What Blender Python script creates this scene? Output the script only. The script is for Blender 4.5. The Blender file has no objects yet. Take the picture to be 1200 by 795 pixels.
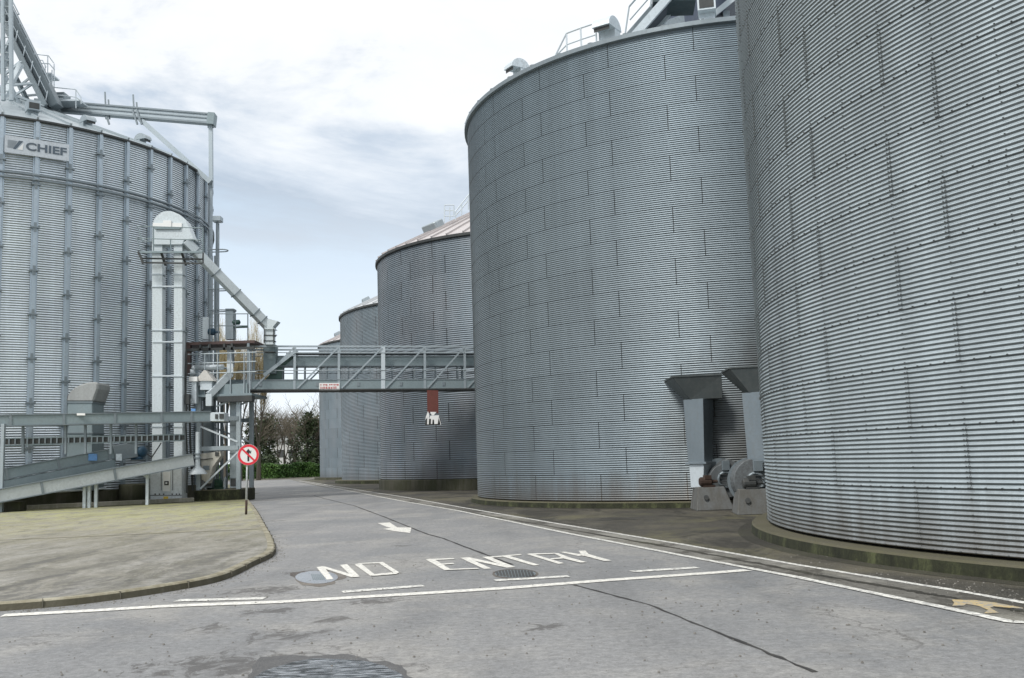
import bpy, math, random
import numpy as np
from math import sin, cos, tan, pi, radians, sqrt, atan2, hypot
from mathutils import Vector, Matrix
random.seed(7); rng = np.random.default_rng(7)
scene = bpy.context.scene
COL = scene.collection
# ------------------------------------------------------------------ camera
FPX, PITCH, ROLL, CH = 1155.3, 0.12041, -0.03311, 1.624
Fv = Vector((0, cos(PITCH), sin(PITCH))); R0 = Vector((1, 0, 0)); U0 = Vector((0, -sin(PITCH), cos(PITCH)))
Rv = R0*cos(ROLL)+U0*sin(ROLL); Uv = U0*cos(ROLL)-R0*sin(ROLL)
cam = bpy.data.cameras.new('camera'); camo = bpy.data.objects.new('camera', cam); COL.objects.link(camo)
cam.sensor_width = 36; cam.lens = FPX/1200*36; cam.clip_start = 0.1; cam.clip_end = 3000
M = Matrix(((Rv.x, Uv.x, -Fv.x, 0), (Rv.y, Uv.y, -Fv.y, 0), (Rv.z, Uv.z, -Fv.z, CH), (0, 0, 0, 1)))
camo.matrix_world = M
scene.camera = camo
def ray(x, y): return Fv+Rv*((x-600)/FPX)-Uv*((y-397.5)/FPX)
def at(x, y, Y):                     # point at depth Y seen at photo position x, y
    d = ray(x, y); return Vector((0, 0, CH))+d*(Y/d.y)
def gp(x, y, z=0.0):                 # point on the ground
    d = ray(x, y); t = (z-CH)/d.z; return Vector((0, 0, CH))+d*t
def cyl(x, y, cx, cy, R):            # point on an upright cylinder
    d = ray(x, y); a = d.x**2+d.y**2; b = -(d.x*cx+d.y*cy); q = max(b*b-a*(cx*cx+cy*cy-R*R), 0)
    return Vector((0, 0, CH))+d*((-b-sqrt(q))/a)
# ------------------------------------------------------------------ mesh helpers
SPLIT = set('''leg hanger bracket brace flange tie_bar latch hoop support chord_bracket trough_support trough_flange drop_leg_flange
 platform_bracket rail chute_flange drive_opening sock side_beam drive_rail valve rung window post lattice_bar deck_beam landing_deck duct_flange tray_lip tread slot collar joint'''.split())
class MB:
    def __init__(s): s.v = []; s.f = []; s.g = []; s.hold = False
    def mark(s):
        if not s.hold: s.g.append((len(s.v), len(s.f)))
    def quadbox(s, c8):
        s.mark(); n = len(s.v); s.v += [tuple(p) for p in c8]
        s.f += [tuple(n+i for i in q) for q in ((0,3,2,1),(4,5,6,7),(0,1,5,4),(1,2,6,5),(2,3,7,6),(3,0,4,7))]; return s
    def box(s, x0, x1, y0, y1, z0, z1):
        return s.quadbox([(x0,y0,z0),(x1,y0,z0),(x1,y1,z0),(x0,y1,z0),(x0,y0,z1),(x1,y0,z1),(x1,y1,z1),(x0,y1,z1)])
    def obox(s, o, ax, ay, az, x0, x1, y0, y1, z0, z1):
        o = Vector(o); P = lambda a, b, c: o+ax*a+ay*b+az*c
        return s.quadbox([P(x0,y0,z0),P(x1,y0,z0),P(x1,y1,z0),P(x0,y1,z0),P(x0,y0,z1),P(x1,y0,z1),P(x1,y1,z1),P(x0,y1,z1)])
    def bar(s, p, q, w, h, up=(0,0,1)):
        p = Vector(p); q = Vector(q); d = (q-p); L = d.length; d.normalize(); up = Vector(up)
        if abs(d.dot(up)) > .98: up = Vector((0,1,0))
        sd = d.cross(up).normalized(); u = sd.cross(d).normalized()
        return s.obox(p, sd, u, d, -w/2, w/2, -h/2, h/2, 0, L) if True else s
    def tube(s, p, q, r, n=6, r2=None):
        p = Vector(p); q = Vector(q); d = (q-p).normalized(); r2 = r if r2 is None else r2
        a = d.cross(Vector((0,0,1)) if abs(d.z) < .95 else Vector((1,0,0))).normalized(); b = d.cross(a)
        s.mark(); k = len(s.v)
        for (c, rr) in ((p, r), (q, r2)):
            for i in range(n):
                t = 2*pi*i/n; s.v.append(tuple(c+a*cos(t)*rr+b*sin(t)*rr))
        for i in range(n): s.f.append((k+i, k+(i+1)%n, k+n+(i+1)%n, k+n+i))
        s.f.append(tuple(k+i for i in range(n-1, -1, -1))); s.f.append(tuple(k+n+i for i in range(n))); return s
    def path(s, pts, r, n=6):
        s.mark(); h_ = s.hold; s.hold = True
        for i in range(len(pts)-1): s.tube(pts[i], pts[i+1], r, n)
        s.hold = h_; return s
    def lathe(s, prof, c=(0,0,0), n=32, ax=(0,0,1), a0=0, a1=2*pi):
        ax = Vector(ax).normalized(); c = Vector(c)
        A = ax.cross(Vector((0,1,0)) if abs(ax.y) < .9 else Vector((1,0,0))).normalized(); B = ax.cross(A)
        s.mark(); k = len(s.v); m = len(prof); full = abs(a1-a0-2*pi) < 1e-6; N = n if full else n+1
        for i in range(N):
            t = a0+(a1-a0)*i/n
            for (r, z) in prof: s.v.append(tuple(c+A*cos(t)*r+B*sin(t)*r+ax*z))
        for i in range(n):
            j = (i+1) % N
            for q in range(m-1): s.f.append((k+i*m+q, k+j*m+q, k+j*m+q+1, k+i*m+q+1))
        return s
    def prism(s, poly, vec):
        s.mark(); n = len(s.v); m = len(poly); vec = Vector(vec)
        s.v += [tuple(p) for p in poly]+[tuple(Vector(p)+vec) for p in poly]
        s.f.append(tuple(n+i for i in range(m-1, -1, -1))); s.f.append(tuple(n+m+i for i in range(m)))
        for i in range(m): s.f.append((n+i, n+(i+1)%m, n+m+(i+1)%m, n+m+i))
        return s
    def poly(s, pts):
        n = len(s.v); s.v += [tuple(p) for p in pts]; s.f.append(tuple(range(n, n+len(pts)))); return s
    def build(s, name, mat, parent=None, smooth=False, bevel=0, kind=None):
        if name in SPLIT and len(s.g) > 1 and len(s.v) == sum(1 for _ in s.v) and s.g[0] == (0, 0):
            out = None; ends = s.g[1:]+[(len(s.v), len(s.f))]
            for (v0, f0), (v1, f1) in zip(s.g, ends):
                q = MB(); q.v = s.v[v0:v1]; q.f = [tuple(i-v0 for i in f) for f in s.f[f0:f1]]; r = q.build(name, mat, parent, smooth, bevel, kind); out = out or r
            return out
        me = bpy.data.meshes.new(name); me.from_pydata(s.v, [], s.f); me.update()
        return link(name, me, mat, parent, smooth, bevel, kind)
def link(name, me, mat, parent=None, smooth=False, bevel=0, kind=None):
    if mat: me.materials.append(mat)
    if smooth: me.shade_smooth()
    o = bpy.data.objects.new(name, me); COL.objects.link(o)
    if parent is not None:
        o.parent = parent
        o.matrix_parent_inverse = world_of(parent).inverted()
    if bevel:
        b = o.modifiers.new('bevel', 'BEVEL'); b.width = bevel; b.segments = 1; b.limit_method = 'ANGLE'
    if kind: o['kind'] = kind
    return o
def world_of(o):
    m = o.matrix_basis.copy()
    if o.parent: m = world_of(o.parent) @ o.matrix_parent_inverse @ m
    return m
def nmesh(name, V, Q, uv=None):      # numpy verts and quads
    me = bpy.data.meshes.new(name); V = np.asarray(V, dtype=np.float32); Q = np.asarray(Q, dtype=np.int32)
    me.vertices.add(len(V)); me.vertices.foreach_set('co', V.ravel())
    me.loops.add(Q.size); me.loops.foreach_set('vertex_index', Q.ravel())
    me.polygons.add(len(Q)); me.polygons.foreach_set('loop_start', np.arange(0, Q.size, Q.shape[1], dtype=np.int32))
    me.polygons.foreach_set('loop_total', np.full(len(Q), Q.shape[1], dtype=np.int32))
    if uv is not None:
        l = me.uv_layers.new(name='UVMap'); l.data.foreach_set('uv', np.asarray(uv, dtype=np.float32).ravel())
    me.update(calc_edges=True); me.validate(); return me
def empty(name, loc, label, cat, group=None):
    o = bpy.data.objects.new(name, None); COL.objects.link(o); o.location = loc; o.empty_display_size = .3
    return tag(o, label, cat, group)
def tag(o, label, cat, group=None):
    o['label'] = label; o['category'] = cat
    if group: o['group'] = group
    return o
def struct(o): o['kind'] = 'structure'; return o
def copy_tree(o, parent=None, root=True):
    c = o.copy(); COL.objects.link(c)
    if parent is not None: c.parent = parent
    for ch in list(o.children): copy_tree(ch, c, False)
    return c
# ------------------------------------------------------------------ materials
def mat(name):
    m = bpy.data.materials.new(name); m.use_nodes = True; nt = m.node_tree; b = nt.nodes['Principled BSDF']
    return m, nt, b
def N(nt, t, **k):
    n = nt.nodes.new(t)
    for a, v in k.items():
        if hasattr(n, a): setattr(n, a, v)
    return n
def setin(n, **k):
    for a, v in k.items(): n.inputs[a.replace('_', ' ')].default_value = v
    return n
def c4(c): return (c[0], c[1], c[2], 1)
def noise(nt, vec, scale, detail=4, rough=.55, dist=0):
    n = N(nt, 'ShaderNodeTexNoise'); n.inputs['Scale'].default_value = scale; n.inputs['Detail'].default_value = detail
    n.inputs['Roughness'].default_value = rough; n.inputs['Distortion'].default_value = dist
    if vec is not None: nt.links.new(vec, n.inputs['Vector'])
    return n.outputs['Fac']
def ramp(nt, fac, stops):
    n = N(nt, 'ShaderNodeValToRGB'); cr = n.color_ramp
    while len(cr.elements) < len(stops): cr.elements.new(.5)
    for e, (p, c) in zip(cr.elements, stops): e.position = p; e.color = c4(c) if not isinstance(c, (int, float)) else (c, c, c, 1)
    nt.links.new(fac, n.inputs['Fac']); return n.outputs['Color']
def mix(nt, fac, a, b, mode='MIX'):
    n = N(nt, 'ShaderNodeMix'); n.data_type = 'RGBA'; n.blend_type = mode
    for i, s in ((0, fac), (6, a), (7, b)):
        if isinstance(s, (int, float)): n.inputs[i].default_value = s if i == 0 else (s, s, s, 1)
        elif isinstance(s, tuple): n.inputs[i].default_value = c4(s)
        else: nt.links.new(s, n.inputs[i])
    return n.outputs[2]
def mapping(nt, src, scale, loc=(0,0,0)):
    n = N(nt, 'ShaderNodeMapping'); n.inputs['Scale'].default_value = scale; n.inputs['Location'].default_value = loc
    nt.links.new(src, n.inputs['Vector']); return n.outputs['Vector']
def math_(nt, op, a, b=None, clamp=False):
    n = N(nt, 'ShaderNodeMath', operation=op); n.use_clamp = clamp
    for i, s in ((0, a), (1, b)):
        if s is None: continue
        if isinstance(s, (int, float)): n.inputs[i].default_value = s
        else: nt.links.new(s, n.inputs[i])
    return n.outputs[0]
def pos(nt):
    return N(nt, 'ShaderNodeNewGeometry').outputs['Position']
def sep(nt, v, i):
    n = N(nt, 'ShaderNodeSeparateXYZ'); nt.links.new(v, n.inputs[0]); return n.outputs[i]
def bump(nt, b, h, strength=.3, dist=.02):
    n = N(nt, 'ShaderNodeBump'); n.inputs['Strength'].default_value = strength; n.inputs['Distance'].default_value = dist
    nt.links.new(h, n.inputs['Height']); nt.links.new(n.outputs[0], b.inputs['Normal'])
def painted(name, col, rough=.5, metal=0, var=.18, dirt=(.12,.11,.09), dirtamt=.35, scale=1.5):
    m, nt, b = mat(name); p = pos(nt)
    a = noise(nt, mapping(nt, p, (1, 1, .35)), scale, 6, .65); f = noise(nt, p, scale*9, 4, .6)
    base = mix(nt, ramp(nt, a, [(.3, 0.), (.7, 1.)]), tuple(max(0, c*(1-var)) for c in col), tuple(min(1, c*(1+var*.6)) for c in col))
    d = ramp(nt, math_(nt, 'MULTIPLY', a, f), [(.22, 0.), (.42, 1.)])
    base = mix(nt, math_(nt, 'MULTIPLY', d, dirtamt), base, dirt)
    nt.links.new(base, b.inputs['Base Color']); b.inputs['Metallic'].default_value = metal
    nt.links.new(ramp(nt, f, [(.3, rough-.08), (.7, rough+.12)]), b.inputs['Roughness'])
    return m
def galv(name, col, rough=.45, metal=.6, var=.15): return painted(name, col, rough, metal, var, (.2,.2,.19), .3, 1.2)
M_GALV = galv('galvanised_steel', (.41,.465,.49))
M_GALVL = galv('pale_galvanised_steel', (.62,.68,.71), .5, .35)
M_GALVD = galv('dull_steel', (.23,.27,.29), .5, .5)
M_GREENGREY = galv('grey_green_steel', (.25,.31,.325), .5, .4)
M_WHITEMET = painted('whitened_steel', (.6,.66,.68), .5, .25, .12, (.28,.29,.28), .4)
M_DARK = painted('dark_steel', (.06,.065,.065), .6, .3)
M_BROWN = painted('brown_steel', (.09,.055,.05), .6, .1)
M_RUST = painted('rusty_metal', (.06,.036,.026), .85, .1, .4)
M_REDTUBE = painted('red_brown_sleeve', (.12,.028,.022), .7, 0, .3, (.09,.05,.03), .4)
M_WHITE = painted('white_plastic', (.8,.8,.78), .45, 0, .05, (.5,.48,.45), .15)
M_RED = painted('sign_red', (.72,.03,.05), .4, 0, .04, (.3,.05,.05), .1)
M_BLACK = painted('sign_black', (.015,.015,.017), .4)
M_BLUE = painted('blue_motor_paint', (.02,.07,.12), .45, .1)
M_YELLOW = painted('yellow_sticker', (.75,.52,.05), .5, 0, .05)
M_BLUESTK = painted('blue_sticker', (.12,.3,.6), .5, 0, .05)
M_LETTER = painted('grey_lettering', (.09,.12,.15), .5, 0, .05)
M_POST = painted('sign_post_grey', (.45,.47,.47), .5, .4)
M_BARK = painted('bare_bark', (.1,.085,.065), .9, 0, .3)
M_TWIG = painted('pale_twigs', (.15,.13,.095), .9, 0, .3)
M_YTWIG = painted('yellow_twigs', (.42,.35,.2), .9, 0, .3)
def concrete(name, col, moss=(.07,.075,.03), mossamt=.7, rough=.9):
    m, nt, b = mat(name); p = pos(nt)
    a = noise(nt, p, .9, 8, .65); f = noise(nt, p, 22, 6, .7); g = noise(nt, mapping(nt, p, (1,1,.25)), 2.5, 8, .7)
    c = mix(nt, ramp(nt, a, [(.3, 0.), (.7, 1.)]), tuple(x*.7 for x in col), col)
    c = mix(nt, math_(nt, 'MULTIPLY', ramp(nt, g, [(.38, 0.), (.56, 1.)]), mossamt), c, moss)
    c = mix(nt, .5, c, mix(nt, f, 0.55, 1.25), 'MULTIPLY')
    nt.links.new(c, b.inputs['Base Color']); b.inputs['Roughness'].default_value = rough
    bump(nt, b, f, .5, .02); return m
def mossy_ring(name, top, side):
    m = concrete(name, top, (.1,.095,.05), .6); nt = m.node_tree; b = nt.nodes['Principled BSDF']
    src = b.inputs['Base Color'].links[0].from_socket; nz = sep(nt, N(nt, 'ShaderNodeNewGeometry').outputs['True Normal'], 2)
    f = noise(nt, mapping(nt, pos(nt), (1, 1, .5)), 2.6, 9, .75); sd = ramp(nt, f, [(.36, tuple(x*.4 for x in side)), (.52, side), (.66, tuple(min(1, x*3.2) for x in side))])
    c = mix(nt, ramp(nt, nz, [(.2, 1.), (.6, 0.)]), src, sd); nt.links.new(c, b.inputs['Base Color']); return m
M_CONC = mossy_ring('mossy_concrete', (.12,.11,.075), (.028,.031,.013))
M_CONCD = concrete('dark_damp_concrete', (.1,.095,.07), (.035,.04,.015))
M_CONCMID = concrete('plain_concrete', (.32,.31,.27), (.1,.1,.05), .5)
def silo_mat(name, col, bw, rh, mort, metal=.7, rough=.42, seam=.08, var=.16, warm=.0, vtop=15, patch=None, streak=.35, bottom=.5, bluetop=.0, HS=1.0, under_shade=.7):
    m, nt, b = mat(name); uvn = N(nt, 'ShaderNodeUVMap'); uvn.uv_map = 'UVMap'; uv = uvn.outputs[0]
    br = N(nt, 'ShaderNodeTexBrick'); nt.links.new(mapping(nt, uv, (1, HS, 1)), br.inputs['Vector'])
    br.offset = .33; br.offset_frequency = 2; br.squash = 1
    setin(br, Scale=1, Mortar_Size=mort, Mortar_Smooth=.3, Bias=0, Brick_Width=bw, Row_Height=rh*HS)
    br.inputs['Color1'].default_value = c4(tuple(c*(1-var) for c in col)); br.inputs['Color2'].default_value = c4(tuple(min(1, c*(1+var)) for c in col))
    br.inputs['Mortar'].default_value = c4(tuple(c*seam for c in col))
    st = noise(nt, mapping(nt, uv, (1.6, .07, 1)), 1.3, 8, .7)
    bl = noise(nt, mapping(nt, uv, (1, .5, 1)), .35, 5, .6)
    sp = noise(nt, uv, 9, 5, .7)
    c = mix(nt, .8, br.outputs['Color'], mix(nt, ramp(nt, st, [(.3, 0.), (.7, 1.)]), 1-streak, 1.08), 'MULTIPLY')
    c = mix(nt, .8, c, mix(nt, ramp(nt, bl, [(.25, 0.), (.75, 1.)]), .78, 1.12), 'MULTIPLY')
    c = mix(nt, .5, c, mix(nt, sp, .7, 1.25), 'MULTIPLY')
    v = sep(nt, uv, 1)
    nz = sep(nt, N(nt, 'ShaderNodeNewGeometry').outputs['Normal'], 2)     # shade painted into the colour on down-facing corrugation slopes
    down_f = ramp(nt, math_(nt, 'ADD', math_(nt, 'MULTIPLY', nz, .5), .5), [(.26, 1.), (.49, 0.)])
    c = mix(nt, math_(nt, 'MULTIPLY', down_f, under_shade), c, (.05,.055,.055))
    if bluetop: c = mix(nt, math_(nt, 'MULTIPLY', ramp(nt, math_(nt, 'DIVIDE', v, vtop), [(.45, 0.), (1., 1.)]), bluetop), c, (.85,1.0,1.12), 'MULTIPLY')
    # dirt towards the foot
    lo = math_(nt, 'MULTIPLY', ramp(nt, math_(nt, 'ADD', math_(nt, 'DIVIDE', v, 1.6), math_(nt, 'MULTIPLY', math_(nt, 'SUBTRACT', st, .5), 1.2)), [(.0, 1.), (.55, 0.)]), bottom)
    c = mix(nt, lo, c, (.11,.075,.045))
    if warm: c = mix(nt, math_(nt, 'MULTIPLY', ramp(nt, bl, [(.45, 0.), (.62, 1.)]), warm), c, (.33,.27,.25))
    if patch:
        for (u0, v0, ru, rv, amt) in patch:
            s_ = N(nt, 'ShaderNodeVectorMath', operation='DISTANCE'); w = mapping(nt, uv, (1/ru, 1/rv, 0), (-u0/ru, -v0/rv, 0)); nt.links.new(w, s_.inputs[0])
            d = math_(nt, 'ADD', s_.outputs['Value'], math_(nt, 'MULTIPLY', math_(nt, 'SUBTRACT', bl, .5), 1.5))
            c = mix(nt, math_(nt, 'MULTIPLY', ramp(nt, d, [(.2, 1.), (1., 0.)]), amt), c, (.07,.065,.055))
    nt.links.new(c, b.inputs['Base Color']); b.inputs['Metallic'].default_value = metal
    nt.links.new(ramp(nt, st, [(.25, rough-.07), (.75, rough+.13)]), b.inputs['Roughness'])
    return m
def corr_wall(name, cx, cy, R, z0, z1, ring, ncorr, amp, nseg, nper, mat_, parent, a0=0.0, crests=True):
    p = ring/ncorr; rows = int(round((z1-z0)/p))*nper
    z = np.linspace(z0, z1, rows+1); ang = np.linspace(a0-pi, a0+pi, nseg+1)
    r = R+amp*np.sin(2*pi*(z-z0)/p)
    A, Z = np.meshgrid(ang[:-1], z); RR = np.repeat(r[:, None], nseg, 1)
    V = np.stack([cx+RR*np.sin(A), cy-RR*np.cos(A), Z], -1).reshape(-1, 3)
    i = np.arange(rows)[:, None]; j = np.arange(nseg)[None]; jn = (j+1) % nseg
    Q = np.stack([i*nseg+j, i*nseg+jn, (i+1)*nseg+jn, (i+1)*nseg+j], -1).reshape(-1, 4)
    u = ang*R
    UV = np.stack([np.stack([np.broadcast_to(u[j], (rows, nseg)), np.broadcast_to((z-z0)[i], (rows, nseg))], -1),
                   np.stack([np.broadcast_to(u[j+1], (rows, nseg)), np.broadcast_to((z-z0)[i], (rows, nseg))], -1),
                   np.stack([np.broadcast_to(u[j+1], (rows, nseg)), np.broadcast_to((z-z0)[i+1], (rows, nseg))], -1),
                   np.stack([np.broadcast_to(u[j], (rows, nseg)), np.broadcast_to((z-z0)[i+1], (rows, nseg))], -1)], 2).reshape(-1, 2)
    return link(name, nmesh(name, V, Q, UV), mat_, parent, smooth=True)
def bolts(cx, cy, R, z0, ring, nr, bw, amp, parent, a_from, a_to, size=.016, mat_=None):
    P = []
    nb = int(round(2*pi*R/bw)); u0, u1 = a_from*R, a_to*R; pit = ring/12
    for k in range(nr+1):
        for u in np.arange(math.ceil(u0/(bw/12)), u1/(bw/12)): P.append((u*bw/12, k*ring+pit*.25, 1.25))
        if k == nr: break
        off = bw*.33 if k % 2 == 0 else 0
        for n in range(int(u0/bw)-1, int(u1/bw)+2):
            uc = n*bw-off
            for du in (-.028, .028):
                for q in range(12): P.append((uc+du, k*ring+(q+.25)*pit, .95))
            for du in (bw/3, 2*bw/3):
                for q in (1, 4, 7, 10): P.append((uc+du, k*ring+(q+.25)*pit, 1.))
    P = np.array(P); P = P[(P[:, 0] > u0) & (P[:, 0] < u1)]
    th = P[:, 0]/R; sc = P[:, 2]*size; n = len(P)
    V = np.zeros((n, 8, 3)); sg = [(-1,-1),(1,-1),(1,1),(-1,1)]
    for q in range(8):
        s_ = sg[q % 4]; out = amp-.004 if q < 4 else amp+.018; w = 1.0 if q < 4 else .75
        rr = R+out; t = th+s_[0]*sc*w/R
        V[:, q, 0] = cx+rr*np.sin(t); V[:, q, 1] = cy-rr*np.cos(t); V[:, q, 2] = z0+P[:, 1]+s_[1]*sc*w
    F = np.array([(4,5,6,7),(0,1,5,4),(1,2,6,5),(2,3,7,6),(3,0,4,7)])
    Q = (np.arange(n)[:, None, None]*8+F[None]).reshape(-1, 4)
    return link('bolt', nmesh('bolt', V.reshape(-1, 3), Q), mat_, parent, kind='stuff')
def cone_roof(cx, cy, R, z, slope, n, mat_, parent, rib=.06, capr=1.2, a0=0):
    m = MB(); zt = z+(R-capr)*tan(slope)
    for i in range(n):
        t0 = a0+2*pi*i/n; t1 = a0+2*pi*(i+1)/n
        P = lambda r, t, zz: (cx+r*sin(t), cy-r*cos(t), zz)
        m.poly([P(R, t0, z), P(R, t1, z), P(capr, t1, zt), P(capr, t0, zt)])
        m.poly([P(R, t1, z-.1), P(R, t1, z), P(R, t0, z), P(R, t0, z-.1)])
        m.bar(Vector(P(R+.02, t0, z+.02)), Vector(P(capr, t0, zt+.02)), .09, rib*2, up=(0,0,1))
    r = m.build('roof', mat_, parent)
    k = MB(); k.lathe([(capr+.05, zt-.1), (capr+.05, zt+.35), (capr*.8, zt+.6), (0.01, zt+.85)], (cx, cy, 0), 24)
    k.build('roof_cap', M_GALV, r, True)
    return r
def roof_hood(p, outward, s, mat_, parent, round_=True):
    # gooseneck vent sitting on a roof
    o = Vector(outward).normalized(); sd = o.cross(Vector((0,0,1))); up = Vector((0,0,1)); p = Vector(p); m = MB()
    m.obox(p, o, sd, up, -.3*s, .1*s, -.3*s, .3*s, -.3*s, .35*s)
    pts = []
    if round_:
        for i in range(9):
            t = pi*i/8; pts.append(p+o*(.1*s-.45*s*cos(t)*1)+up*(.3*s+.4*s*sin(t)))
        pts = [q-sd*.32*s for q in pts]; m.prism(pts, sd*.64*s)
    else: m.obox(p, o, sd, up, -.35*s, .45*s, -.35*s, .35*s, .25*s, .85*s)
    v = m.build('roof_vent', mat_, parent)
    g = MB(); g.obox(p, o, sd, up, .46*s, .475*s, -.28*s, .28*s, .32*s if not round_ else .16*s, .68*s if not round_ else .29*s); g.build('vent_opening', M_DARK, v)
    return v
def ring(cx, cy, R0_, R1_, z0, z1, name, mat_, parent, n=128, bev=.03):
    m = MB(); m.lathe([(R0_, z1), (R1_-bev, z1), (R1_, z1-bev), (R1_+.02, z0)], (cx, cy, 0), n)
    # faces wind outward
    m.f = [tuple(reversed(f)) for f in m.f]
    return m.build(name, mat_, parent)

# ------------------------------------------------------------------ silos on the right
RING = .813
S = {1: (17.02, 17.52, 12.27, .231, 18), 2: (8.73, 39.32, 10.27, .22, 18)}
K3 = 1.25
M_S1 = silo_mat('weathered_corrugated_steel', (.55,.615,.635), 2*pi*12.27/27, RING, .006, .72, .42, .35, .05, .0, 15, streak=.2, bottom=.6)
M_S2 = silo_mat('blue_grey_corrugated_steel', (.24,.285,.31), 2*pi*10.27/23, RING, .015, .6, .46, .12, .035, .0, 15, streak=.16, bluetop=.35, HS=1.0, patch=[(-2.0, 1.5, 3.2, 4.5, .75), (.5, 3.5, 3, 4, .4)])  # wall made darker low behind the fans and towards the right
M_BOLT = painted('bolt_steel', (.1,.11,.11), .6, .4)
g_row = 'corrugated steel grain silos in the row along the right of the road'
cx, cy, R, z0, n = S[1]
s1 = empty('grain_silo', (cx, cy, 0), 'nearest huge corrugated silo at the right edge, rows of dark bolts and mossy foot kerb', 'silo', g_row)
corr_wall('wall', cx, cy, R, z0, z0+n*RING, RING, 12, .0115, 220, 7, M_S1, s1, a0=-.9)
bolts(cx, cy, R, z0, RING, n, 2*pi*R/27, .0115, s1, -2.1, .45, .0068, M_BOLT)
fo = ring(cx, cy, R-.3, R+.33, 0, .19, 'foundation', M_CONC, s1, 160)
cone_roof(cx, cy, R+.08, z0+n*RING+.03, radians(20), 60, M_GALV, s1)
cx, cy, R, z0, n = S[2]
s2 = empty('grain_silo', (cx, cy, 0), 'tall blue-grey silo second from the right edge, with two big fan ducts at its foot', 'silo', g_row)
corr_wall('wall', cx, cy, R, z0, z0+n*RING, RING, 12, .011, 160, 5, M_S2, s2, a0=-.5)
ring(cx, cy, R-.3, R+.25, 0, .19, 'foundation', M_CONC, s2, 128)
rf2 = cone_roof(cx, cy, R+.1, z0+n*RING+.05, radians(19), 52, M_GALV, s2)
m = MB(); m.lathe([(R+.02, z0+n*RING-.06), (R+.13, z0+n*RING-.04), (R+.13, z0+n*RING+.1), (R-.1, z0+n*RING+.12)], (cx, cy, 0), 128); m.f = [tuple(reversed(f)) for f in m.f]
m.build('eave_trim', M_GALVD, s2)
def on_roof(px, py, s, inset=.9, slope=radians(19)):
    cx, cy, R, z0, n = s; q = cyl(px, py, cx, cy, R-inset); d = Vector((q.x-cx, q.y-cy, 0)).normalized()
    return Vector((q.x, q.y, z0+n*RING+inset*tan(slope)+.05)), d
for (px, py, rd, sc) in ((608, 83, True, .85), (713, 46, True, 1.0), (829, 22, False, .8)):
    p, d = on_roof(px, py, S[2], .55); q = Vector((p.x, p.y, p.z+.12)); roof_hood(q, d, sc, M_GALVL, rf2, rd)

def far_silo(cx, cy, R, zt, zb, label, col, seed, base, patch=None, slope=26, nrib=60, roofmat=None, found=None):
    nr = int(round((zt-zb)/(RING*K3))); rg = (zt-zb)/nr
    s_ = empty('grain_silo', (cx, cy, 0), label, 'silo', g_row)
    nb = int(round(2*pi*R/2.75))
    mt = silo_mat('corrugated_steel_far', col, 2*pi*R/nb, rg, .028, .55, .5, .1, .08, .15, zt, patch, streak=.22, bottom=.3, HS=4.0)
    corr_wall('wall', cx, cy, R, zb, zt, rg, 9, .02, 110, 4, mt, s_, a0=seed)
    r = cone_roof(cx, cy, R+.1, zt+.05, radians(slope), nrib, roofmat or M_ROOFP, s_, .07)
    m = MB(); m.lathe([(R+.02, zt-.16), (R+.14, zt-.12), (R+.14, zt+.03), (R, zt+.04)], (cx, cy, 0), 96); m.f = [tuple(reversed(f)) for f in m.f]
    m.build('eave_trim', M_DARK, s_)
    ring(cx, cy, R-.3, R+base[0], 0, base[1], 'foundation', found or M_CONCD, s_, 96)
    return s_, r
M_ROOFP = painted('faded_roof_sheeting', (.55,.52,.51), .55, .3, .15, (.33,.27,.25), .45)
M_ROOFG = painted('pale_roof_sheeting', (.6,.62,.63), .5, .4, .1)
a3 = atan2(-1.2, 1.)
C3 = (1.66, 63.0, 10.15, 14.12, .62)
s3, r3 = far_silo(*C3, 'silo with pink-brown ribbed roof and dark staining low down, behind the overhead conveyor bridge', (.25,.295,.33), -.5, (.12,.6), patch=[(.12*10.15-.9, 2.2, 1.5, 2.2, .6)], slope=27)
C4 = (-2.45, 87.8, 12.75, 14.3, .28)
s4, r4 = far_silo(*C4, 'mid-distance silo with pale sloping roof, fourth from the right edge', (.255,.305,.335), -.5, (.6,.28), slope=26, roofmat=M_ROOFG, found=M_CONC)
C5 = (-10.4, 112, 11.5, 14.66, .25)
s5, r5 = far_silo(*C5, 'farthest and smallest-looking silo of the row, next to the hedge', (.29,.35,.385), -.5, (.6,.25), slope=26)
def roofbox(px, py, c, parent, inset=1.6, slope=26, w=1.6):
    cx, cy, R, zt, zb = c; q = cyl(px, py, cx, cy, R-inset); d = Vector((q.x-cx, q.y-cy, 0)).normalized(); t = Vector((-d.y, d.x, 0))
    p = Vector((q.x, q.y, zt+inset*tan(radians(slope)))); dn = (d*cos(radians(slope))-Vector((0,0,1))*sin(radians(slope))); up = t.cross(dn); up = up if up.z > 0 else -up
    v = MB().obox(p, t, dn, up, -w/2, w/2, -.35, .35, 0, .55).build('roof_vent', M_GALV, parent, bevel=.05)
roofbox(510, 268, C3, r3, 2.6, 27, 1.5); roofbox(431, 349, C4, r4, 2.6, 26, 1.8); roofbox(397, 394, C5, r5, 2.4, 26, 1.8)
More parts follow.
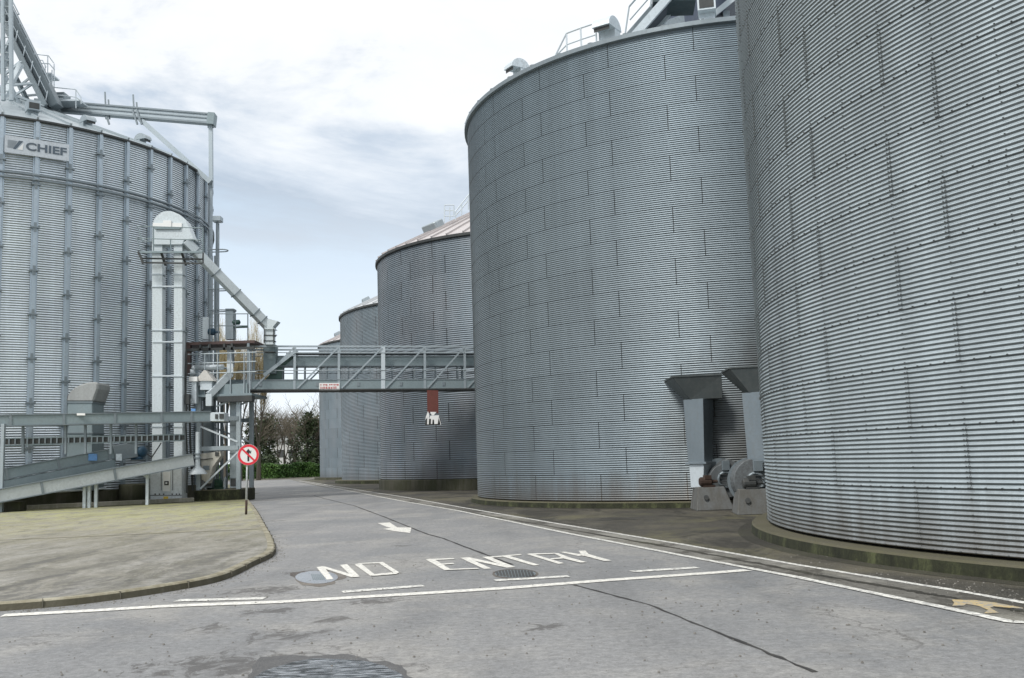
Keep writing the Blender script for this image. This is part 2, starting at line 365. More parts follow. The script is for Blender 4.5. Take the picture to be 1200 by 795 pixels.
# cage ladder head and handrail on silo 3 roof
lh = MB(); Yl = 57.0
A_ = at(520.5, 261, Yl); B_ = at(521, 240.5, Yl); C_ = at(532, 240.5, Yl); D_ = at(532, 254, Yl)
for (p, q) in ((A_, B_), (B_, C_), (C_, D_), (at(527, 258, Yl), at(527, 243, Yl))): lh.tube(p, q, .035, 5)
for yy in (247, 253.5): lh.tube(at(520.7, yy, Yl), at(532, yy, Yl), .03, 5)
lh.build('ladder_hoops', M_GALVL, r3)
hr = MB()
for dy in (0, 7): hr.tube(at(533, 249+dy*.7, Yl), at(556, 220+dy, Yl), .035, 5)
for px, ya, yb in ((534, 248, 258), (541, 239, 252), (549, 229, 246)): hr.tube(at(px, ya, Yl), at(px, yb, Yl), .035, 5)
hr.build('roof_handrail', M_GALVL, r3)
# roof handrail on silo 2
hr = MB(); pts = [on_roof(px, 70, S[2], .35)[0] for px in (647, 665, 682, 700)]
up = Vector((0,0,.8))
tops = [p+up for p in pts]; 
hr.path([pts[0]]+tops[1:], .03, 5); hr.path([pts[0]+up*.1]+[p+up*.5 for p in pts[1:]], .025, 5)
for p in pts[1:]: hr.tube(p-up*.1, p+up, .03, 5)
hr.build('roof_handrail', M_GALVL, rf2)

# inclined gantry above silo 2
gy = 33.5
gt = empty('conveyor_gantry', at(760, 32, gy), 'sloping enclosed conveyor gantry above the roof of the second silo', 'conveyor')
g0 = at(728, 62, gy); g1 = at(800, -20, gy-1); dg = (g1-g0).normalized(); g1 = g1+dg*8
back = Vector((.1, 1, 0)).normalized(); nrm = back.cross(dg).normalized(); nrm = nrm if nrm.z > 0 else -nrm
L_ = (g1-g0).length
MB().obox(g0, dg, back, nrm, 0, L_, -.1, .08, -.1, .18).obox(g0, dg, back, nrm, 0, L_, 1.3, 1.48, -.1, .18).build('side_beam', M_GALVL, gt)
MB().obox(g0, dg, back, nrm, 0, L_, .08, 1.3, .0, .06).build('deck', galv('gantry_deck_steel', (.1,.12,.15)), gt)
MB().obox(g0, dg, back, nrm, 0, L_, .55, 1.1, .15, .5).build('conveyor_trough', M_GALVD, gt, bevel=.03)
h = MB()
for f in np.arange(.5, L_, 1.3): h.tube(g0+dg*f+nrm*.3, g0+dg*f+Vector((0,0,1.3)), .03, 5)
h.tube(g0+dg*.5+Vector((0,0,1.3)), g1+Vector((0,0,1.3)), .035, 5); h.tube(g0+dg*.5+Vector((0,0,.8)), g1+Vector((0,0,.8)), .025, 5)
h.build('handrail', M_GALV, gt)
w0 = at(800, 34, gy+2.5); w1 = at(885, -35, gy+2)
wd = (w1-w0).normalized(); wn = back.cross(wd); wn = wn if wn.z > 0 else -wn
MB().obox(w0-wd*4.5, wd, back, wn, 0, (w1-w0).length+12, -.9, 1.2, -.6, .5).build('lower_conveyor_box', galv('gantry_underside_steel', (.1,.12,.16)), gt, bevel=.03)
MB().obox(w0-wd*4.5, wd, back, wn, 0, (w1-w0).length+12, -.96, -.9, -.7, -.5).obox(w0-wd*4.5, wd, back, wn, 0, (w1-w0).length+12, -.96, -.9, .45, .6).build('flange', M_GALVL, gt)
k = MB(); q0 = at(776, 44, gy+.8); k.bar(g0+dg*2.2+back*1.9, w0+wd*1.0, .3, .3); k.bar(g0+dg*4.5+back*1.9, w0+wd*3.5, .3, .3)
for px, py in ((770, 40), (812, 26), (850, 14)):
    t = at(px, py, gy+2); k.bar(t, Vector((t.x, t.y, 15.3)), .25, .25)
k.build('support', M_GALV, gt)
MB().obox(at(772, 2, gy-.6), Vector((1,0,0)), back, Vector((0,0,1)), -.2, 1.3, 0, 1.2, 0, .25).build('landing', painted('dark_teal_steel', (.05,.08,.09), .5, .3), gt)

# ------------------------------------------------------------------ fans between the first two silos
def duct_mesh(m, b0, b1): m.quadbox(list(b0)+list(b1))
M_FANBASE = concrete('fan_plinth_concrete', (.19,.2,.2), (.1,.09,.07), .6)
M_DUCTL = galv('bluish_duct_steel', (.22,.26,.285), .42, .55, .2)
M_DUCTD = galv('dark_hood_steel', (.1,.115,.115), .5, .4, .2)
def rect(cx_, cy_, w, d, z, a):
    c, s_ = cos(a), sin(a)
    return [(cx_+x*c-y*s_, cy_+x*s_+y*c, z) for x, y in ((-w/2,-d/2),(w/2,-d/2),(w/2,d/2),(-w/2,d/2))]
def make_fan(label, sx=1, motor=None):
    vx = .3 if sx > 0 else -.58; ox = 0 if sx > 0 else -.5
    r = empty('aeration_fan', (0,0,0), label, 'fan', 'aeration fans between the two nearest silos')
    a = radians(-38)
    m = MB(); b = rect(-.28, .25, .5, .62, 1.32, a); t = rect(-.25, .25, .62, .72, 3.15, a); m.quadbox(b+t)
    m.quadbox(rect(-.27, .25, .66, .78, 1.28, a)+rect(-.27, .25, .66, .78, 1.345, a))
    m.build('duct', M_DUCTL, r, bevel=.008)
    hd = MB(); b = [(-.55,.0,3.15),(.38,-.1,3.15),(.4,.75,3.15),(-.5,.75,3.15)]; t = [(-1.05,-.1,3.78),(.36,-.2,3.8),(.4,1.4,3.8),(-.95,1.4,3.78)]
    hd.quadbox(b+t); hd.quadbox([(x*1.03, y-.02, z) for x, y, z in t]+[(x*1.03, y-.02, z+.05) for x, y, z in t]); hd.build('duct_hood', M_DUCTD, r, bevel=.008)
    m = MB(); m.quadbox(rect(-.33, .22, .38, .5, .62, a)+rect(-.3, .22, .46, .55, 1.28, a)); m.build('outlet', M_GALVL, r, bevel=.008)
    # volute: spiral drum facing the yard
    v = MB(); pts = []
    for i in range(29):
        t = 2*pi*i/28*.93; rr = .44+.16*t/(2*pi); pts.append((vx+sx*rr*cos(t+pi*.6), -.18, .82+rr*sin(t+pi*.6)))
    v.prism([Vector(p) for p in pts], (0, .5, 0)); vo = v.build('volute', painted('volute_grey', (.17,.185,.19), .6, .3, .4, (.06,.055,.05), .6), r, bevel=.01)
    MB().lathe([(.24, 0), (.26, -.07), (.19, -.09), (.17, 0)], (vx, -.18, .82), 20, (0, 1, 0)).build('inlet_ring', M_GALVD, vo, True)
    f = MB(); f.lathe([(.0, 0), (.62, 0), (.62, .03), (0, .03)], (vx, .3, .82), 28, (0, 1, 0)); f.build('back_flange', M_GALVD, vo)
    mo = MB(); mo.lathe([(0, -.22), (.1, -.22), (.13, -.19), (.13, .1), (.09, .13), (.05, .14), (.04, .3), (0, .3)], (-.3+ox*.9, -.42, .79), 14, (1, 0, 0)); mo.box(-.45+ox*.9, -.1+ox*.9, -.54, -.32, .64, .69)
    mo.box(-.38+ox*.9, -.2+ox*.9, -.55, -.3, .86, .97); mo.build('motor', motor or M_RUST, r)
    p = MB(); p.quadbox([(x+ox, y, z) for x, y, z in ((-.72,-.75,0),(.35,-.75,0),(.5,.5,0),(-.6,.5,0),(-.6,-.55,.64),(.15,-.55,.64),(.42,.4,.64),(-.5,.4,.64))]); p.build('plinth', M_FANBASE, r, bevel=.02)
    g = MB()
    for zz in (-.15, -.05, .05, .15): g.tube((vx-.2, -.29, .82+zz), (vx+.2, -.29, .82+zz), .012, 4)
    g.build('inlet_grille', M_DARK, vo)
    MB().box(vx-.1 if sx > 0 else vx-.05, vx+.12 if sx > 0 else vx+.2, -.3, -.2, 1.08, 1.36).build('damper_box', M_GALVD, vo, bevel=.01)
    MB().lathe([(0, 0), (.07, 0), (.07, .015), (0, .015)], (-.42+ox, -.69, .36), 14, (0, -1, 0.3)).build('plinth_hole', M_DARK, r)
    return r
fan = make_fan('left of the two aeration fans with ducts, rusty motor on its plinth')
fan.location = gp(838, 598) + Vector((.12, .6, 0)); fan.rotation_euler = (0, 0, radians(4))
fan2 = make_fan('right aeration fan, its duct half hidden by the edge of the nearest silo', -1, M_DARK)
fan2.location = gp(886, 603)+Vector((.7, .55, 0)); fan2.rotation_euler = (0, 0, radians(0))

# ------------------------------------------------------------------ big ribbed silo on the left
LX, LY, LR = -28.76, 53.29, 11.77; LZ0, LZT, LZW = .784, 17.82, 15.17; A0 = .531; DA = 2*pi/51
sl = empty('ribbed_grain_silo', (LX, LY, 0), 'bright galvanised silo with vertical ribs and a lettered board near its top', 'silo')
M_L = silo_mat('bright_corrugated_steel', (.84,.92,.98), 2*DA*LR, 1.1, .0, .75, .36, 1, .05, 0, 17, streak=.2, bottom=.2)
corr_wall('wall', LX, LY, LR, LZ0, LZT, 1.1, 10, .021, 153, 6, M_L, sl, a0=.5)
ring(LX, LY, LR-.3, LR+.15, 0, LZ0, 'foundation', M_CONCD, sl, 96)
def Lp(a, r, z): return Vector((LX+(LR+r)*sin(a), LY-(LR+r)*cos(a), z))
M_RIB = galv('rib_steel', (.44,.51,.56), .42, .65, .15)
prof = [(-.15, .025), (-.15, .035), (-.085, .035), (-.075, .12), (.075, .12), (.085, .035), (.15, .035), (.15, .025)]
def rib_mesh(zoff):
    m = MB(); 
    for s_ in (0,):
        k = len(m.v)
        for z in (LZ0, LZT-.02):
            for (x, y) in prof: m.v.append((x, -y, z))
        n_ = len(prof)
        for i in range(n_-1): m.f.append((k+i, k+i+1, k+n_+i+1, k+n_+i))
    me = bpy.data.meshes.new('stiffener'); me.from_pydata(m.v, [], m.f); me.materials.append(M_RIB); 
    b = MB(); z = 0; b.box(-.2, .2, -.16, -.02, z-.035, z+.035); b.box(-.06, .06, -.14, -.12, z-.22, z+.22)
    bm_ = bpy.data.meshes.new('splice_bracket'); bm_.from_pydata(b.v, [], b.f); bm_.materials.append(M_GALVD)
    return me, bm_
RM = [rib_mesh(0), rib_mesh(1.0)]
for i in range(51):
    a = A0+DA*i; me, bm_ = RM[i % 2]
    o = bpy.data.objects.new('stiffener', me); COL.objects.link(o); o.parent = sl
    o.location = Lp(a, 0, 0)-Vector((LX, LY, 0)); o.rotation_euler = (0, 0, a)
    if cos(a-.5) > -.2:
        z = LZ0+1+(i % 2)
        while z < LZT-.4:
            q = bpy.data.objects.new('splice_bracket', bm_); COL.objects.link(q); q.parent = o; q.location = (0, 0, z); z += 2.0
m = MB()
for rr, zz in ((.13, LZW), (.13, LZW-.22)):
    m.lathe([(LR+rr, zz), (LR+rr+.09, zz), (LR+rr+.09, zz+.07), (LR+rr, zz+.07), (LR+rr, zz)], (LX, LY, 0), 102)
m.f = [tuple(reversed(f)) for f in m.f]; m.build('wind_ring', M_GALVD, sl)
m = MB(); m.lathe([(LR+.02, LZT-.08), (LR+.15, LZT-.05), (LR+.15, LZT+.03), (LR, LZT+.05)], (LX, LY, 0), 102); m.f = [tuple(reversed(f)) for f in m.f]
m.build('eave_trim', M_DARK, sl)
rfl = cone_roof(LX, LY, LR+.1, LZT+.06, radians(24), 51, M_GALV, sl, .07, 1.5, A0)
for (px, py) in ((38, 134), (102, 146), (166, 168)):
    q = cyl(px, py, LX, LY, LR-1.4); d = Vector((q.x-LX, q.y-LY, 0)).normalized()
    roof_hood(Vector((q.x, q.y, LZT+1.4*tan(radians(24))+.05)), d, .8, M_GALV, rfl, px != 38)
# sign board with its lettering
aS = A0+DA*1.0; t_ = Vector((cos(aS), sin(aS), 0)); o_ = Vector((sin(aS), -cos(aS), 0)); upv = Vector((0,0,1))
cS = Lp(aS, .17, 0); z_lo = cyl(41, 183.5, LX, LY, LR+.15).z; z_hi = z_lo+.80
zS = (z_lo+z_hi)/2
bd = MB().obox((cS.x, cS.y, zS), t_, -o_, upv, -1.36, 1.36, 0, .03, -.4, .4).build('sign_board', galv('board_metal', (.55,.59,.62), .5, .3, .05), sl)
def text_mesh(txt, size, sx):
    c = bpy.data.curves.new('lettering', 'FONT'); c.body = txt; c.size = size; c.offset = .012*size/.4; c.extrude = .004
    c.align_x = 'CENTER'; c.align_y = 'CENTER'; o = bpy.data.objects.new('tmp', c); COL.objects.link(o)
    dg_ = bpy.context.evaluated_depsgraph_get(); me = bpy.data.meshes.new_from_object(o.evaluated_get(dg_)); bpy.data.objects.remove(o)
    for v in me.vertices: v.co.x *= sx
    return me
me = text_mesh('CHIEF', .5, 1.32); me.materials.clear(); me.materials.append(M_LETTER)
lo = bpy.data.objects.new('lettering', me); COL.objects.link(lo)
mw = Matrix(((t_.x, 0, o_.x, cS.x+t_.x*.38+o_.x*.012), (t_.y, 0, o_.y, cS.y+t_.y*.38+o_.y*.012), (0, 1, 0, zS), (0, 0, 0, 1)))
lo.parent = bd; lo.matrix_parent_inverse = world_of(bd).inverted(); lo.matrix_basis = mw
def onb(x, z, d=.008): return Vector((cS.x, cS.y, zS))+t_*x+upv*z+o_*d
e1 = MB().poly([onb(-1.24, -.17), onb(-.98, -.17), onb(-.84, .19), onb(-1.24, .19)]).build('emblem', painted('emblem_grey', (.3,.34,.37), .5, 0, .3), bd)
MB().poly([onb(-1.02, -.2, .012), onb(-.9, -.2, .012), onb(-.6, .22, .012), onb(-.78, .22, .012)]).build('emblem_slash', M_LETTER, bd)
MB().poly([onb(-.84, -.2, .012), onb(-.62, -.2, .012), onb(-.58, .14, .012)]).build('emblem_corner', M_WHITE, bd)

# inclined gantry above the left silo
gl = empty('conveyor_gantry', at(30, 100, 49), 'steep truss gantry with handrails coming down to the left silo roof', 'conveyor')
YG = 49.0
p0 = at(52, 124, YG+1); p1 = at(-4, 12, YG-1); d = (p1-p0).normalized(); p1 = p1+d*3; L_ = (p1-p0).length
bk = Vector((.05, 1, 0)).normalized(); nn = bk.cross(d).normalized(); nn = nn if nn.z > 0 else -nn
MB().obox(p0, d, bk, nn, 0, L_, -.08, .08, -.1, .16).obox(p0, d, bk, nn, 0, L_, 1.5, 1.66, -.1, .16).build('side_beam', M_GALV, gl)
MB().obox(p0, d, bk, nn, 0, L_, .1, 1.5, -.1, .0).build('deck', M_GALVD, gl)
MB().obox(p0, d, bk, nn, 0, L_, .3, .95, .1, .6).build('conveyor_trough', M_GALVD, gl, bevel=.03)
# lower chord and lattice
q0 = at(22, 122, YG+.6); q1 = at(-20, 40, YG-1); m = MB(); m.bar(q0, q1, .2, .2); m.bar(q0+bk*1.5, q1+bk*1.5, .2, .2)
for i in range(7):
    f0 = i/6; A = p0.lerp(p1, f0*.9); B = q0.lerp(q1, min(1, f0*.9+.12)); m.bar(A, B, .12, .12); m.bar(A+bk*1.5, B+bk*1.5, .1, .1); m.bar(B, p0.lerp(p1, min(1, f0*.9+.15)), .1, .1)
m.build('lattice_bar', M_GALV, gl)
h = MB()
for f in np.linspace(0, 1, 11): A = p0.lerp(p1, f); h.tube(A, A+Vector((.25,0,1.25)), .03, 5)
h.tube(p0+Vector((.25,0,1.25)), p1+Vector((.25,0,1.25)), .035, 5); h.tube(p0+Vector((.12,0,.65)), p1+Vector((.12,0,.65)), .03, 5); h.build('handrail', M_GALVL, gl)
h = MB(); 
for X in (3, 12.5): h.tube(at(X, -30, YG-3.4), at(X+1, 118, YG-3.4), .11, 8)
for py in range(-10, 118, 9): h.tube(at(3, py, YG-3.4), at(12.5, py, YG-3.4), .03, 5)
h.build('ladder', M_GALV, gl)
# triangular handrail corner and bracket brace
h = MB(); h.path([at(14, 0, YG), at(22.5, 17, YG), at(16, 17, YG), at(12, -6, YG)], .035, 5); h.bar(at(5, 113, YG-2.5), at(25, 75, YG-2.5), .22, .22); h.build('brace', M_GALVL, gl)
# roof landing with cage
ld = empty('roof_landing', at(60, 112, 51), 'small railed landing with hooped ladder on top of the left silo', 'platform')
m = MB(); m.obox(at(36, 86, 51), Vector((1,0,0)), Vector((0,1,0)), upv, 0, 1.1, 0, 1, -.08, 0); m.obox(at(30, 118, 51), Vector((1,0,0)), Vector((0,1,0)), upv, 0, 2.9, 0, 1, -.1, 0); m.build('landing_deck', M_GALVL, ld)
h = MB(); Y = 51
for (x0_, y0_, x1_, y1_, x2_, y2_) in ((34, 63, 57, 65.5, 63, 74), (36, 69.5, 50, 71, 54, 79), (38, 74, 58, 75, 64, 82)): h.path([at(x0_, y0_, Y), at(x1_, y1_, Y), at(x2_, y2_, Y)], .03, 5)
for x_, ya, yb in ((56, 65, 89), (63.5, 75, 104), (53, 78, 104), (61, 82, 104)): h.tube(at(x_, ya, Y), at(x_, yb, Y), .03, 5)
for yy in (92, 96, 100): h.tube(at(53, yy, Y), at(61, yy, Y), .025, 5)
h.path([at(50, 101.5, Y), at(89, 105, Y), at(95, 114, Y), at(95, 122, Y)], .03, 5); h.path([at(56, 111, Y), at(89, 114, Y), at(95, 118, Y)], .03, 5)
for x_, ya, yb in ((57, 102, 124), (89, 105, 127)): h.tube(at(x_, ya, Y), at(x_, yb, Y), .03, 5)
h.build('handrail', M_GALVL, ld)
MB().obox(at(47, 120, 51.3), Vector((1,0,0)), Vector((0,1,0)), upv, 0, 1.3, 0, .8, 0, .55).build('drive_box', M_GALVD, ld, bevel=.03)
m = MB(); a_ = at(47, 120, 51.3); 
for zz in (.12, .3): m.obox(a_, Vector((1,0,0)), Vector((0,1,0)), upv, .1, 1.25, -.05, 0, zz, zz+.07)
m.build('drive_rail', M_GALVL, ld)
# horizontal roof conveyor sticking out past the silo with post and brace
rc = empty('roof_conveyor', at(150, 135, 53), 'long level roof conveyor jutting right from the left silo over thin post', 'conveyor')
b0 = at(42, 123.5, 52.3); b1 = at(252, 141, 52.8); dd = (b1-b0).normalized(); sb = dd.cross(upv).normalized(); un = sb.cross(dd); Lb = (b1-b0).length
MB().obox(b0, dd, sb, un, 0, Lb, -.25, .25, -.28, .27).build('trough', M_GALV, rc)
MB().obox(b0, dd, sb, un, 0, Lb, .25, .31, -.32, -.22).obox(b0, dd, sb, un, 0, Lb, .25, .31, .2, .29).obox(b0, dd, sb, un, 0, Lb, .25, .29, -.03, .03).build('flange', M_GALVD, rc)
MB().obox(b1, dd, sb, un, -.35, .02, -.3, .35, -.34, .32).build('end_plate', M_GREENGREY, rc)
m = MB()
for px, yt in ((123, 108), (127, 117), (156, 111), (160, 120)): m.bar(at(px, yt, 52.4), at(px+1.5, 140, 52.4), .07, .07)
for px in (125, 158, 163): m.bar(at(px-3, 128, 52.3), at(px+3, 146, 52.3), .09, .09)
m.build('bracket', M_GALVD, rc)
MB().bar(at(163, 139, 52.5), at(247, 214, 52.5), .3, .26).build('brace', M_GALV, rc)
MB().bar(at(247, 143, 52.8), at(247.5, 220, 52.8), .2, .2).bar(at(247.5, 220, 52.8), at(246.5, 420, 52.8), .14, .14).bar(at(243.5, 148, 52.8), at(251, 148, 52.8), .1, .2).build('post', M_GALV, rc)

# ------------------------------------------------------------------ bucket elevator
be = empty('bucket_elevator', gp(194, 588, .1), 'tall pale twin-leg bucket elevator in front of the left silo with round-topped head', 'elevator')
YE = 46.6; X1 = Vector((1,0,0)); Y1 = Vector((0,1,0))
def pbox(px0, py0, px1, py1, Y, depth, m=None, dy=0):
    m = m or MB(); a = at(px0, py1, Y); b = at(px1, py1, Y); c = at(px1, py0, Y); d_ = at(px0, py0, Y)
    dv = Vector((0, depth, 0)); m.quadbox([a, b, b+dv, a+dv, d_, c, c+dv, d_+dv]); return m
for x0_, x1_ in ((178, 190.5), (203.5, 214)):
    l = pbox(x0_, 286, x1_-.2, 550, YE, .45).build('leg', M_WHITEMET, be, bevel=.015)
    s_ = MB()
    for yy in (321, 336, 387, 441, 500): pbox(x0_-.7, yy, x1_+.7, yy+1.2, YE-.03, .52, s_)
    s_.build('flange', M_GALV, l)
m = MB()
for yy in (335, 386, 400, 440): pbox(178, yy, 213, yy+1.4, YE-.05, .06, m)
m.build('tie_bar', M_GALVL, be)
hd = MB(); pts = [at(178.5, 287, YE-.1), at(213.5, 287, YE-.1), at(216, 281, YE-.1), at(227, 280.5, YE-.1), at(222, 268, YE-.1), at(218, 259, YE-.1), at(210, 251.5, YE-.1), at(202, 248, YE-.1), at(196, 247.3, YE-.1), at(190, 248.5, YE-.1), at(184, 252.5, YE-.1), at(180, 258, YE-.1), at(178.5, 264, YE-.1)]
hd.prism(pts, (0, .65, 0)); hdo = hd.build('head', M_WHITEMET, be, bevel=.02)
pbox(179, 261.5, 213, 266.5, YE-.16, .06).build('head_band', M_WHITE, hdo)
pbox(191, 258.5, 200.5, 266, YE-.22, .1).build('bearing_cover', M_WHITE, hdo)
pbox(181, 266.5, 211, 268.3, YE-.2, .1).build('head_rail', M_GREENGREY, hdo)
pf = MB(); pbox(162, 294.5, 237, 296.5, YE-.9, .08, pf); pbox(163, 295, 236, 296.8, YE-.5, .06, pf); pbox(163, 295.3, 236, 296.6, YE-.1, .06, pf); pf.build('platform_frame', M_GREENGREY, be)
m = MB()
for y_ in (303, 308): m.bar(at(166, y_, YE-.6), at(237, y_+1, YE-.6), .07, .07)
m.bar(at(162, 295, YE-.9), at(168, 309, YE-.9), .09, .09)
for x_ in (192, 216): m.bar(at(x_-3, 296, YE-.7), at(x_+2, 311, YE-.1), .09, .09)
for x_ in (238,): m.bar(at(x_, 296, YE-.6), at(x_, 309, YE-.6), .06, .06)
m.build('platform_bracket', M_DARK, be)
h = MB()
for (ya, yb) in ((265.3, 267.5), (279.5, 281.5)): h.path([at(160.5, ya, YE-.85), at(238, yb, YE-.85)], .025, 5)
h.path([at(167, 283, YE+.4), at(238, 284, YE+.4)], .025, 5)
for (xa, ya, xb, yb) in ((161, 265.5, 167, 283), (160.5, 280, 165, 293), (238, 267, 238, 295), (200, 281, 200, 294), (180, 266, 180, 294)): h.tube(at(xa, ya, YE-.85), at(xb, yb, YE-.85), .03, 5)
h.build('handrail', M_GREENGREY, be)
bt = pbox(175.5, 549, 213, 587.5, YE-.15, .8).build('boot_casing', galv('boot_steel', (.6,.64,.66), .5, .3, .08), be, bevel=.015)
pbox(191, 553, 199.5, 576, YE-.19, .04).build('inspection_door', M_WHITE, bt)
d_ = MB(); pbox(192.5, 564, 197.5, 568.8, YE-.22, .03, d_); d_.build('door_window', M_BLACK, bt)
pbox(193.8, 565.3, 196, 567.3, YE-.235, .014).build('door_label', M_WHITE, bt)
pbox(191.5, 582, 197, 586.3, YE-.17, .02).build('warning_sticker', M_YELLOW, bt)
m = MB()
for x_ in (188.5, 202): pbox(x_, 551, x_+.6, 575, YE-.17, .02, m)
pbox(175.5, 580.3, 213, 581, YE-.17, .02, m)
for x_ in (181, 186, 191, 201, 206, 209.5): pbox(x_, 578.6, x_+1.3, 580, YE-.18, .04, m)
m.build('latch', M_DARK, bt)
pbox(174.2, 552, 175.3, 589, YE-.2, .3).build('support_angle', M_DARK, be)
m = MB(); m.path([at(215.5, 300, YE+.5), at(217, 390, YE+.5), at(218, 470, YE+.3)], .04, 5); m.build('cable', M_DARK, be)
# spout from head to bridge
sp = MB(); c0 = at(217, 283, YE+.1); c1 = at(315, 383, 48.9); sp.bar(c0, c1, .5, .4, up=(0,0,1)); ch = sp.build('chute', M_WHITEMET, be, bevel=.01)
m = MB()
for f in (.12, .36, .6, .83, .92): c = c0.lerp(c1, f); dv = (c1-c0).normalized(); m.bar(c-dv*.025, c+dv*.025, .58, .47)
m.build('chute_flange', M_GALVD, ch)
MB().prism([at(312, 373, 48.6), at(325.5, 376.5, 48.6), at(319.5, 383.5, 48.6), at(322, 386, 48.6), at(310, 386, 48.6), at(309, 378, 48.6)], (0, .6, 0)).build('elbow', M_WHITEMET, ch)
cv = pbox(309.3, 385, 320.2, 404, 48.7, .45).build('drop_leg', M_WHITEMET, ch, bevel=.01)
pbox(308.5, 404, 323, 438, 49.4, .5).build('drop_box', M_GREENGREY, ch, bevel=.01)
m = MB()
for y_ in (385, 392.5, 399, 412): pbox(308.8, y_, 320.8, y_+.9, 48.66, .53, m)
pbox(309, 385, 309.8, 402, 48.6, .05, m); pbox(320, 385, 320.7, 402, 48.6, .05, m); pbox(320, 392.5, 324.5, 393.5, 48.6, .05, m); m.build('drop_leg_flange', M_DARK, cv)

# ------------------------------------------------------------------ service tower on its plinth
YT = 47.6
tw = empty('service_tower', gp(255, 586, .1), 'steel braced service tower on a concrete plinth beside the road sign', 'tower')
zp = .62
pl = at(227.5, 587, YT); pr = at(281, 583.5, YT)
MB().box(pl.x, pr.x, YT, YT+2.8, 0, .60).build('plinth', M_CONC, tw, bevel=.03)
TX0 = at(231.5, 560, YT).x; TX1 = at(278.5, 560, YT).x; ZD = 5.05
for x_ in (TX0, TX1):
    for y_ in (YT+.2, YT+2.5):
        MB().bar((x_, y_, .6), (x_, y_, ZD), .2, .2).build('post', M_GALV, tw)
b_ = []
for y_ in (YT+.12, YT+2.5):
    for (za, zb) in ((.75, 2.25), (3.0, 2.25), (3.1, ZD-.25)):
        pass
    def tz(py): return at(255, py, YT).z
    for (pa, pb) in (((234, 573), (278, 530)), ((234, 500), (278, 518)), ((253, 476.5), (277, 466))):
        A = at(*pa, YT); B = at(*pb, YT); MB().bar((A.x, y_, A.z), (B.x, y_, B.z), .1, .08).build('brace', M_GALVL, tw)
    for py in (491, 525.5):
        z = tz(py); MB().bar((TX0, y_, z), (TX1, y_, z), .14, .2).build('beam', M_GALVD if py < 500 else M_GALV, tw)
MB().box(TX0-.5, TX1+.7, YT-.1, YT+2.9, ZD, ZD+.12).build('deck', M_GREENGREY, tw)
MB().box(TX1-.9, TX1+.75, YT-.25, YT+.3, ZD-.28, ZD).build('corbel', M_DARK, tw)
MB().box(TX0-.1, TX1+.45, YT+.05, YT+.2, ZD+.12, ZD+.6).build('side_plate', M_GREENGREY, tw)
h = MB()
for x_ in (at(240, 440, YT).x, at(255, 440, YT).x, at(270, 440, YT).x, at(286, 440, YT).x, at(292.5, 440, YT).x): h.tube((x_, YT, ZD), (x_, YT, ZD+2.1), .03, 5)
for z in (1.15, 1.65, 2.1): h.tube((TX0-.5, YT, ZD+z), (TX1+.9, YT, ZD+z), .03, 5)
h.build('handrail', M_GALV, tw)
# upper brown level
z7 = at(255, 401, YT+.6).z; xa = at(215.5, 400, YT+.6).x; xb = at(299, 400, YT+.6).x
MB().box(xa, xb, YT+.5, YT+2.6, z7-.12, z7+.02).build('upper_deck', M_BROWN, tw)
m = MB(); 
m.box(xa, xb, YT+.45, YT+.55, z7-.42, z7-.3)
for x_ in (235, 246, 263, 272): X = at(x_, 405, YT+.5).x; m.box(X-.05, X+.05, YT+.45, YT+.55, z7-.42, z7-.1)
m.build('deck_beam', M_DARK, tw)
X = at(220.5, 420, YT+.6).x; MB().box(X-.13, X+.13, YT+.5, YT+.75, at(220, 440, YT+.5).z, z7-.1).build('post', M_BROWN, tw)
for px in (246, 291.5): X = at(px, 420, YT+.6).x; MB().box(X-.06, X+.06, YT+.5, YT+.62, ZD, z7-.1).build('post', M_GALVD, tw)
h = MB()
for (xA, xB) in ((246, 291),):
    for py in (368, 382): h.tube(at(xA, py, YT+.6), at(xB, py, YT+.6), .025, 5)
    for x_ in (246, 256, 276, 290.5): h.tube(at(x_, 368, YT+.6), at(x_, 399, YT+.6), .03, 5)
h.build('upper_handrail', M_GALVD, tw)
k = MB(); 
for (px, r_) in ((243, .05), (249, .07), (256, .04), (260, .09), (266, .05)): X = at(px, 500, YT+2).x; k.tube((X, YT+2.0, .6), (X, YT+2.0, ZD+.0), r_, 6)
k.build('rail', M_GALVD, tw)
X0 = at(236, 500, YT+2.6).x; X1_ = at(253, 500, YT+2.6).x
MB().box(X0, X1_, YT+2.7, YT+2.75, .6, 4.6).build('shade_panel', M_DARK, tw)  # dark sheet added to deepen the shade inside the tower
MB().path([at(222, 470, YT), at(223, 520, YT), at(226, 575, YT)], .05, 6).build('conduit', M_DARK, tw)
# equipment around the tower
def thing_box(name, label, cat, px0, py0, px1, py1, Y, dep, mt, group=None):
    o = empty(name, Vector((at((px0+px1)/2, py1, Y).x, Y, at((px0+px1)/2, py1, Y).z)), label, cat, group)
    pbox(px0, py0, px1, py1, Y, dep).build('casing', mt, o, bevel=.015); return o
e2 = thing_box('elevator_casing', 'narrow grey elevator leg rising through the brown upper deck', 'elevator', 264, 364, 273.5, 398, YT+1.2, .4, M_GALV)
pbox(266, 402, 272, 430, YT+1.1, .4).build('lower_leg', M_GALVL, e2)
pbox(264, 361.8, 273.8, 364, YT+1.15, .5).build('lid', M_GALVD, e2)
pbox(266.3, 423, 272, 429.5, YT+1.05, .05).build('label_plate', M_WHITE, e2)
m = MB(); m.bar(at(269.5, 429, YT+.9), at(269.5, 440, YT+.5), .3, .3); m.bar(at(269.5, 438, YT+.4), at(245, 463, YT-.3), .34, .3); m.bar(at(245.5, 462, YT-.3), at(245.5, 476, YT-.3), .28, .28); m.build('spout', M_WHITEMET, e2)
